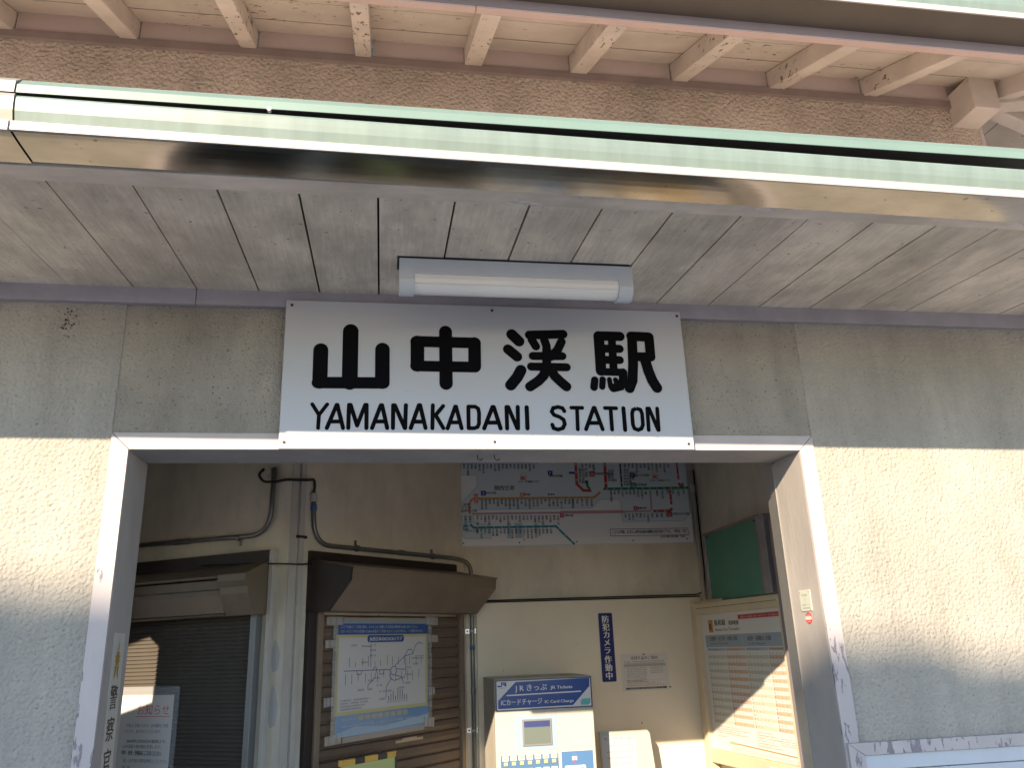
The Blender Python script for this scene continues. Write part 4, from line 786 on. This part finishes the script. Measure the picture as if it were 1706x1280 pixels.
def f(bm):
    for i in range(4): fakeline(bm, .06, .30+.08*(i % 2), 1.095-.011*i, .006, .001, rr_)
    for i in range(6): fakeline(bm, .47, .62+.04*(i % 3), 1.095-.013*i, .006, .001, rr_)
    for i in range(4): fakeline(bm, .68, .83, 1.080-.010*i, .005, .001, rr_)
    fakeline(bm, .06, .17, 1.045, .005, .001, rr_)
    for i in range(46): 
        xx = .20+.0138*i; fk = rr_.uniform(.014, .028); rect(bm, xx, 1.006-fk-(xx-.2)*.02, xx+.0035, 1.006-(xx-.2)*.02, .001)
ink('print', f, (.22, .21, .20), tb)
def f(bm): stroke(bm, [(.26, 1.021), (.835, 1.010)], .006, .0008, 2, rnd=False)
ink('route_line', f, (.60, .22, .08), tb)
def f(bm): stroke(bm, [(.18, 1.022), (.262, 1.020)], .014, .0009, 2, rnd=False)
ink('route_line', f, (.30, .44, .28), tb)
pb = thing('blue_poster', 'blue poster edge low under the timetable board at the right', 'poster', (oT.x+uT.x*.62+nT.x*.032, oT.y+uT.y*.62+nT.y*.032, .62), uT, nT)
mesh_obj('sheet', B((-.012, .30, -.22, .335, 0, .002)), flat((.60, .60, .58), .3), pb)
mesh_obj('sheet_header', B((.002, .285, .22, .322, .0022, .0026)), flat((.05, .13, .42), .3), pb)
def f(bm): text(bm, 'お知らせ', .14, .25, .04, .003, 'c', bold=.001)
ink('lettering', f, (.6, .62, .66), pb)

# ================================================================== RIGHT WALL: GREEN BOARD, RETRACTED DOOR
gb = thing('notice_board', 'green cloth notice board with grey frame on the right wall', 'notice board', (1.61, 2.25, 1.0), (0, -1, 0), (-1, 0, 0))
mesh_obj('cloth_panel', B((.02, .715, .772, 1.158, -.02, -.004)), M['boardgreen'], gb)
mesh_obj('frame_strip', B((.0, .735, 1.159, 1.172, -.045, .004), bev=.001), M['plate'], gb)
mesh_obj('frame_strip', B((.716, .738, .772, 1.158, -.045, .004), bev=.001), M['plate'], gb)
mesh_obj('frame_strip', B((.0, .019, .772, 1.158, -.045, .004), bev=.001), M['trim'], gb)
mesh_obj('edge_strip', B((.741, .815, .772, 1.165, -.045, .006), bev=.001), M['lavmetal'], gb)
for p in ((.05, 1.145), (.70, 1.145)): mesh_obj('screw', tube([(p[0], p[1], -.004), (p[0], p[1], .004)], .005, 8), M['cable'], gb)
ds = thing('sliding_door', 'mauve grey sliding door slid open along the right wall behind the jamb', 'door', (1.624, .30, 0))
mesh_obj('door_leaf', B((-.0, .035, 0, 1.115, .03, 2.14), bev=.002), M['mauve'], ds)
mesh_obj('door_stile', B((-.006, -.0005, 1.02, 1.11, .03, 2.12)), M['mauve'], ds)

# ================================================================== IC AREA POSTER ON THE BROWN SHUTTER
pt = thing('area_poster', 'blue and yellow travel card area map poster taped to the brown shutter', 'poster', (*(K+nB*.030).xy, 0), uB, nB)
mesh_obj('sheet', B((.292, .955, 1.19, 1.705, 0, .0012)), flat((.16, .30, .50), .3), pt)
def f(bm): rect(bm, .292, 1.645, .955, 1.695, .0016)
ink('header_band', f, (.03, .08, .25), pt)
def f(bm): rect(bm, .280, 1.284, .948, 1.643, .0018)
ink('yellow_border', f, (.50, .47, .24), pt)
def f(bm): rect(bm, .300, 1.300, .930, 1.630, .0022)
ink('map_area', f, (.56, .55, .54), pt)
def f(bm):
    text(bm, 'エリアを越えてご利用の際は、あらかじめご乗車になる区間の乗車券をお買い求めください。', .31, 1.674, .013, .002, width=.56)
    text(bm, 'ICカードエリア内では営業キロ200kmを超えてご利用いただくことはできません。（一部例外あります）', .31, 1.653, .013, .002, width=.60)
    fakeline(bm, .33, .60, 1.262, .012, .0022, rr_); fakeline(bm, .33, .85, 1.232, .010, .0022, rr_)
ink('lettering', f, (.50, .52, .56), pt)
def f(bm): poly(bm, rrect(.490, 1.606, .760, 1.640, .014), .0026)
ink('title_pill', f, (.02, .07, .24), pt)
def f(bm): text(bm, 'JR西日本のICOCAエリア', .625, 1.614, .018, .003, 'c', width=.24, bold=.0008)
ink('lettering', f, (.6, .6, .6), pt)
def f(bm):
    Z = .0026
    for pl in ([(.335, 1.479), (.66, 1.474)], [(.42, 1.478), (.425, 1.46), (.45, 1.46), (.46, 1.478)], [(.53, 1.476), (.545, 1.49), (.555, 1.488), (.56, 1.476), (.545, 1.44), (.52, 1.42), (.50, 1.41), (.50, 1.385)], [(.58, 1.476), (.583, 1.455), (.605, 1.455), (.612, 1.474)],
               [(.66, 1.474), (.675, 1.488), (.70, 1.485), (.705, 1.46), (.69, 1.445), (.668, 1.45), (.66, 1.474)], [(.69, 1.49), (.765, 1.535), (.83, 1.545), (.85, 1.585), (.875, 1.60), (.91, 1.595)], [(.765, 1.535), (.79, 1.565), (.82, 1.567), (.83, 1.545)],
               [(.70, 1.445), (.76, 1.43), (.775, 1.45), (.775, 1.51), (.765, 1.535)], [(.70, 1.475), (.775, 1.47)], [(.67, 1.435), (.63, 1.395), (.628, 1.34)], [(.655, 1.47), (.66, 1.43), (.69, 1.42), (.745, 1.43), (.76, 1.40)], [(.45, 1.59), (.52, 1.588)], [(.515, 1.588), (.517, 1.49)]):
        stroke(bm, pl, .0034, Z, 4, rnd=False); Z += .00005
    for xx in (.64, .66, .68, .70, .72, .74, .76, .78): rect(bm, xx, 1.318, xx+.008, 1.322, .0026)
ink('route_line', f, (.03, .075, .22), pt)
def f(bm):
    for i in range(26):
        xx = .345+.022*i+rr_.uniform(-.004, .004); y0 = 1.495 if i % 2 else 1.465
        L_ = rr_.uniform(.02, .05); rect(bm, xx, y0 if i % 2 else y0-L_, xx+.0032, y0+L_ if i % 2 else y0, .0028)
    for (xx, yy) in ((.40, 1.59), (.53, 1.59), (.53, 1.565), (.53, 1.54), (.47, 1.51), (.52, 1.425), (.45, 1.385), (.51, 1.385), (.56, 1.435), (.80, 1.475), (.80, 1.44), (.79, 1.40), (.84, 1.52), (.85, 1.49), (.58, 1.40), (.60, 1.37), (.65, 1.37), (.60, 1.335), (.74, 1.38)):
        fakeline(bm, xx-.02, xx+.022, yy, .010, .0028, rr_)
    for i in range(9): rect(bm, .645+.017*i, 1.326, .650+.017*i, 1.326+rr_.uniform(.02, .06), .0028)
    fakeline(bm, .85, .92, 1.53, .008, .0028, rr_); fakeline(bm, .85, .92, 1.518, .008, .0028, rr_)
    for i in range(4): fakeline(bm, .32, .52-.02*i, 1.345-.013*i, .008, .0028, rr_)
ink('print', f, (.10, .11, .16), pt)
def f(bm):
    for i in range(8): rect(bm, .44+.045*i, 1.255, .475+.045*i, 1.276, .0024)
ink('card_pictures', f, (.42, .38, .30), pt)
def f(bm): poly(bm, [(.292, 1.205), (.42, 1.23), (.62, 1.215), (.955, 1.245), (.955, 1.205), (.60, 1.195), (.292, 1.1905)], .002)
ink('wave_band', f, (.34, .46, .58), pt)
# clear film over the poster with bright folded edges, and strips of tape
mesh_obj('film_edge', B((.955, .985, 1.19, 1.71, .0014, .003)), flat((.50, .49, .47), .25, .30), pt)
mesh_obj('film_edge', B((.262, .292, 1.17, 1.71, .0014, .003)), flat((.50, .49, .47), .25, .40), pt)
for q, (x0, y0, x1, y1, rot) in enumerate(((.215, 1.688, .325, 1.726, 1), (.325, 1.700, .985, 1.724, 0), (.925, 1.690, 1.035, 1.732, -1), (.210, 1.585, .285, 1.622, 2), (.955, 1.600, 1.035, 1.636, 0), (.215, 1.330, .275, 1.368, 3), (.955, 1.335, 1.01, 1.372, -2), (.225, 1.165, .33, 1.205, 2), (.335, 1.168, .92, 1.192, .5), (.915, 1.180, 1.0, 1.225, -6))):
    bm = bmesh.new(); n_ = 8
    ar = math.radians(rot); cxm, cym = (x0+x1)/2, (y0+y1)/2
    for i in range(n_):
        a, b = x0+(x1-x0)*i/n_, x0+(x1-x0)*(i+1)/n_
        q4 = []
        for (xx, yy, ii) in ((a, y0, i), (b, y0, i+1), (b, y1, i+1), (a, y1, i)):
            dx, dy = xx-cxm, yy-cym; zz = .0045+.0016*math.sin(ii*2.1+q)
            q4.append(bm.verts.new((cxm+dx*math.cos(ar)-dy*math.sin(ar), cym+dx*math.sin(ar)+dy*math.cos(ar), zz)))
        bm.faces.new(q4)
    mesh_obj('tape_strip', bm, flat((.56, .53, .49), .22, .55), pt)
bm = bmesh.new(); rect(bm, .71, 1.125, .92, 1.137, -.004); rect(bm, .76, 1.137, .87, 1.143, -.004)
mesh_obj('tape_residue', bm, flat((.50, .38, .26), .6), pt)

# ================================================================== GREEN STAND BOARD WITH TIGER TAPE
ga = thing('standing_board', 'yellow green board edged with yellow and black tape before the brown shutter', 'board', (*(K+nB*.25).xy, 0), uB, nB)
ga.matrix_world = ga.matrix_world @ Matrix.Translation((.118, .60, 0)) @ Matrix.Rotation(math.radians(0), 4, 'Z')
mesh_obj('panel', prism([(0, 0), (.325, 0), (.325, .513), (0, .513)], 0, .012, 'z'), flat((.50, .56, .22), .5), ga)
tc = [(.70, .42, .08), (.05, .045, .04)]
xx = -.012
for i, wd in enumerate((.085, .058, .082, .06, .065)):
    mesh_obj('tape_piece', B((xx, xx+wd-.001, .505, .530, -.004, .016), bev=.002), flat(tc[i % 2], .5), ga); xx += wd
mesh_obj('side_edge', B((.326, .338, 0, .528, -.004, .016), bev=.002), flat(tc[1], .5), ga)

# ================================================================== PAPER NOTICE IN CLEAR SLEEVE (left shutter)
on = thing('sleeved_notice', 'white notice in a clear sleeve hung on the dark corrugated shutter', 'notice', (*(K+uA*.955+nA*.0215).xy, .95), -uA, nA)
mesh_obj('sleeve', B((-.005, .381, .0, .492, 0, .0015)), flat((.55, .57, .60), .2, .28), on)
mesh_obj('sheet', B((.020, .352, -.10, .455, .0018, .003)), flat((.70, .69, .67), .4), on)
def f(bm):
    text(bm, 'お知らせ', .130, .372, .040, .0034, width=.20)
    rect(bm, .122, .360, .335, .3625, .0034)
ink('heading', f, (.70, .12, .10), on)
def f(bm):
    text(bm, '平素はご利用いただき、山中渓駅をご利用', .07, .315, .014, .0034, width=.26); text(bm, 'くださり、ありがとうございます。', .06, .290, .014, .0034, width=.23)
    text(bm, '2024年2月29日の始発より、', .08, .248, .014, .0034, width=.25, bold=.0005); text(bm, '山中渓駅の発売機を変更します。', .06, .225, .014, .0034, width=.24)
    text(bm, '現金・乗車・駅備品にご注意ください。', .055, .199, .015, .0034, width=.25, bold=.0008)
    text(bm, '詳しくは下記の写真を参考にしてください。', .07, .165, .014, .0034, width=.28); fakeline(bm, .07, .12, .140, .010, .0034, rr_)
    rect(bm, .095, .195, .305, .1965, .0034)
ink('lettering', f, (.10, .10, .12), on)
def f(bm): rect(bm, .075, -.06, .250, .118, .0034)
ink('photo', f, (.03, .04, .06), on)
def f(bm): poly(bm, [(.075, .118), (.165, .118), (.13, .098), (.075, .092)], .0037)
ink('photo_sky', f, (.06, .14, .26), on)
def f(bm): poly(bm, [(.135, .085), (.175, .115), (.235, .115), (.21, .08)], .0037)
ink('photo_roof', f, (.22, .17, .16), on)

# ================================================================== STICKERS ON THE DOOR JAMBS
ps = thing('police_sticker', 'tall white vertical sticker with gold crest on the left door lining', 'sticker', (-1.0492, .055, 1.10), (0, 1, 0), (1, 0, 0))
mesh_obj('strip', prism([(.018, 0), (.122, 0), (.100, .537), (.002, .537)], 0, .001, 'z'), flat((.50, .48, .43), .45), ps)
def f(bm):
    # gold crest: a five pointed star standing on crossed leaves
    cx_, cy_ = .052, .468
    st = []
    for k in range(20):
        a = math.radians(90+18*k); r_ = (.026 if k % 2 == 0 else .016); st.append((cx_+r_*math.cos(a)*.95, cy_+r_*math.sin(a)))
    poly(bm, st, .0014)
    poly(bm, [(cx_, cy_+.050), (cx_+.005, cy_+.024), (cx_-.005, cy_+.024)], .0015)
    for s in (-1, 1):
        poly(bm, [(cx_+s*.002, cy_-.022), (cx_+s*.020, cy_-.018), (cx_+s*.016, cy_-.036), (cx_+s*.020, cy_-.056), (cx_+s*.006, cy_-.044)], .0015)
ink('crest', f, (.30, .20, .02), ps)
for i, ch in enumerate('警察官立寄所'):
    def f(bm): text(bm, ch, .054+.0005*i, .398-.082*i, .068, .0015, vertical=True, bold=.0014)
    ink('character', f, (.03, .022, .015), ps)
pl_ = thing('number_plate', 'small pale enamel plate with faint writing on the right door lining', 'plate', (1.0492, .128, 1.636), (0, -1, 0), (-1, 0, 0))
mesh_obj('plate', B((0, .070, 0, .067, 0, .0025), bev=.001), flat((.50, .52, .45), .4), pl_)
def f(bm):
    fakeline(bm, .016, .055, .048, .007, .003, rr_); text(bm, '5', .033, .033, .009, .003, 'c'); fakeline(bm, .012, .06, .018, .006, .003, rr_); fakeline(bm, .012, .06, .008, .005, .003, rr_)
ink('lettering', f, (.2, .24, .22), pl_)
for q in ((.006, .061), (.064, .061), (.006, .006), (.064, .006)): mesh_obj('screw', tube([(q[0], q[1], 0), (q[0], q[1], .004)], .0028, 6), flat((.32, .33, .28)), pl_)
rs = thing('round_sticker', 'small round red and white sticker below the enamel plate', 'sticker', (1.0492, .091, 1.6145), (0, -1, 0), (-1, 0, 0))
mesh_obj('disc', prism([(.021*math.cos(math.pi*k/12), .018*math.sin(math.pi*k/12)) for k in range(24)], 0, .0008, 'z'), flat((.55, .06, .05), .45), rs)
def f(bm): rect(bm, -.0195, -.005, .0195, .006, .0011); text(bm, '火の用心', 0, .007, .006, .0011, 'c', width=.024); text(bm, '★★★', 0, -.013, .005, .0011, 'c', width=.022)
ink('lettering', f, (.60, .55, .50), rs)
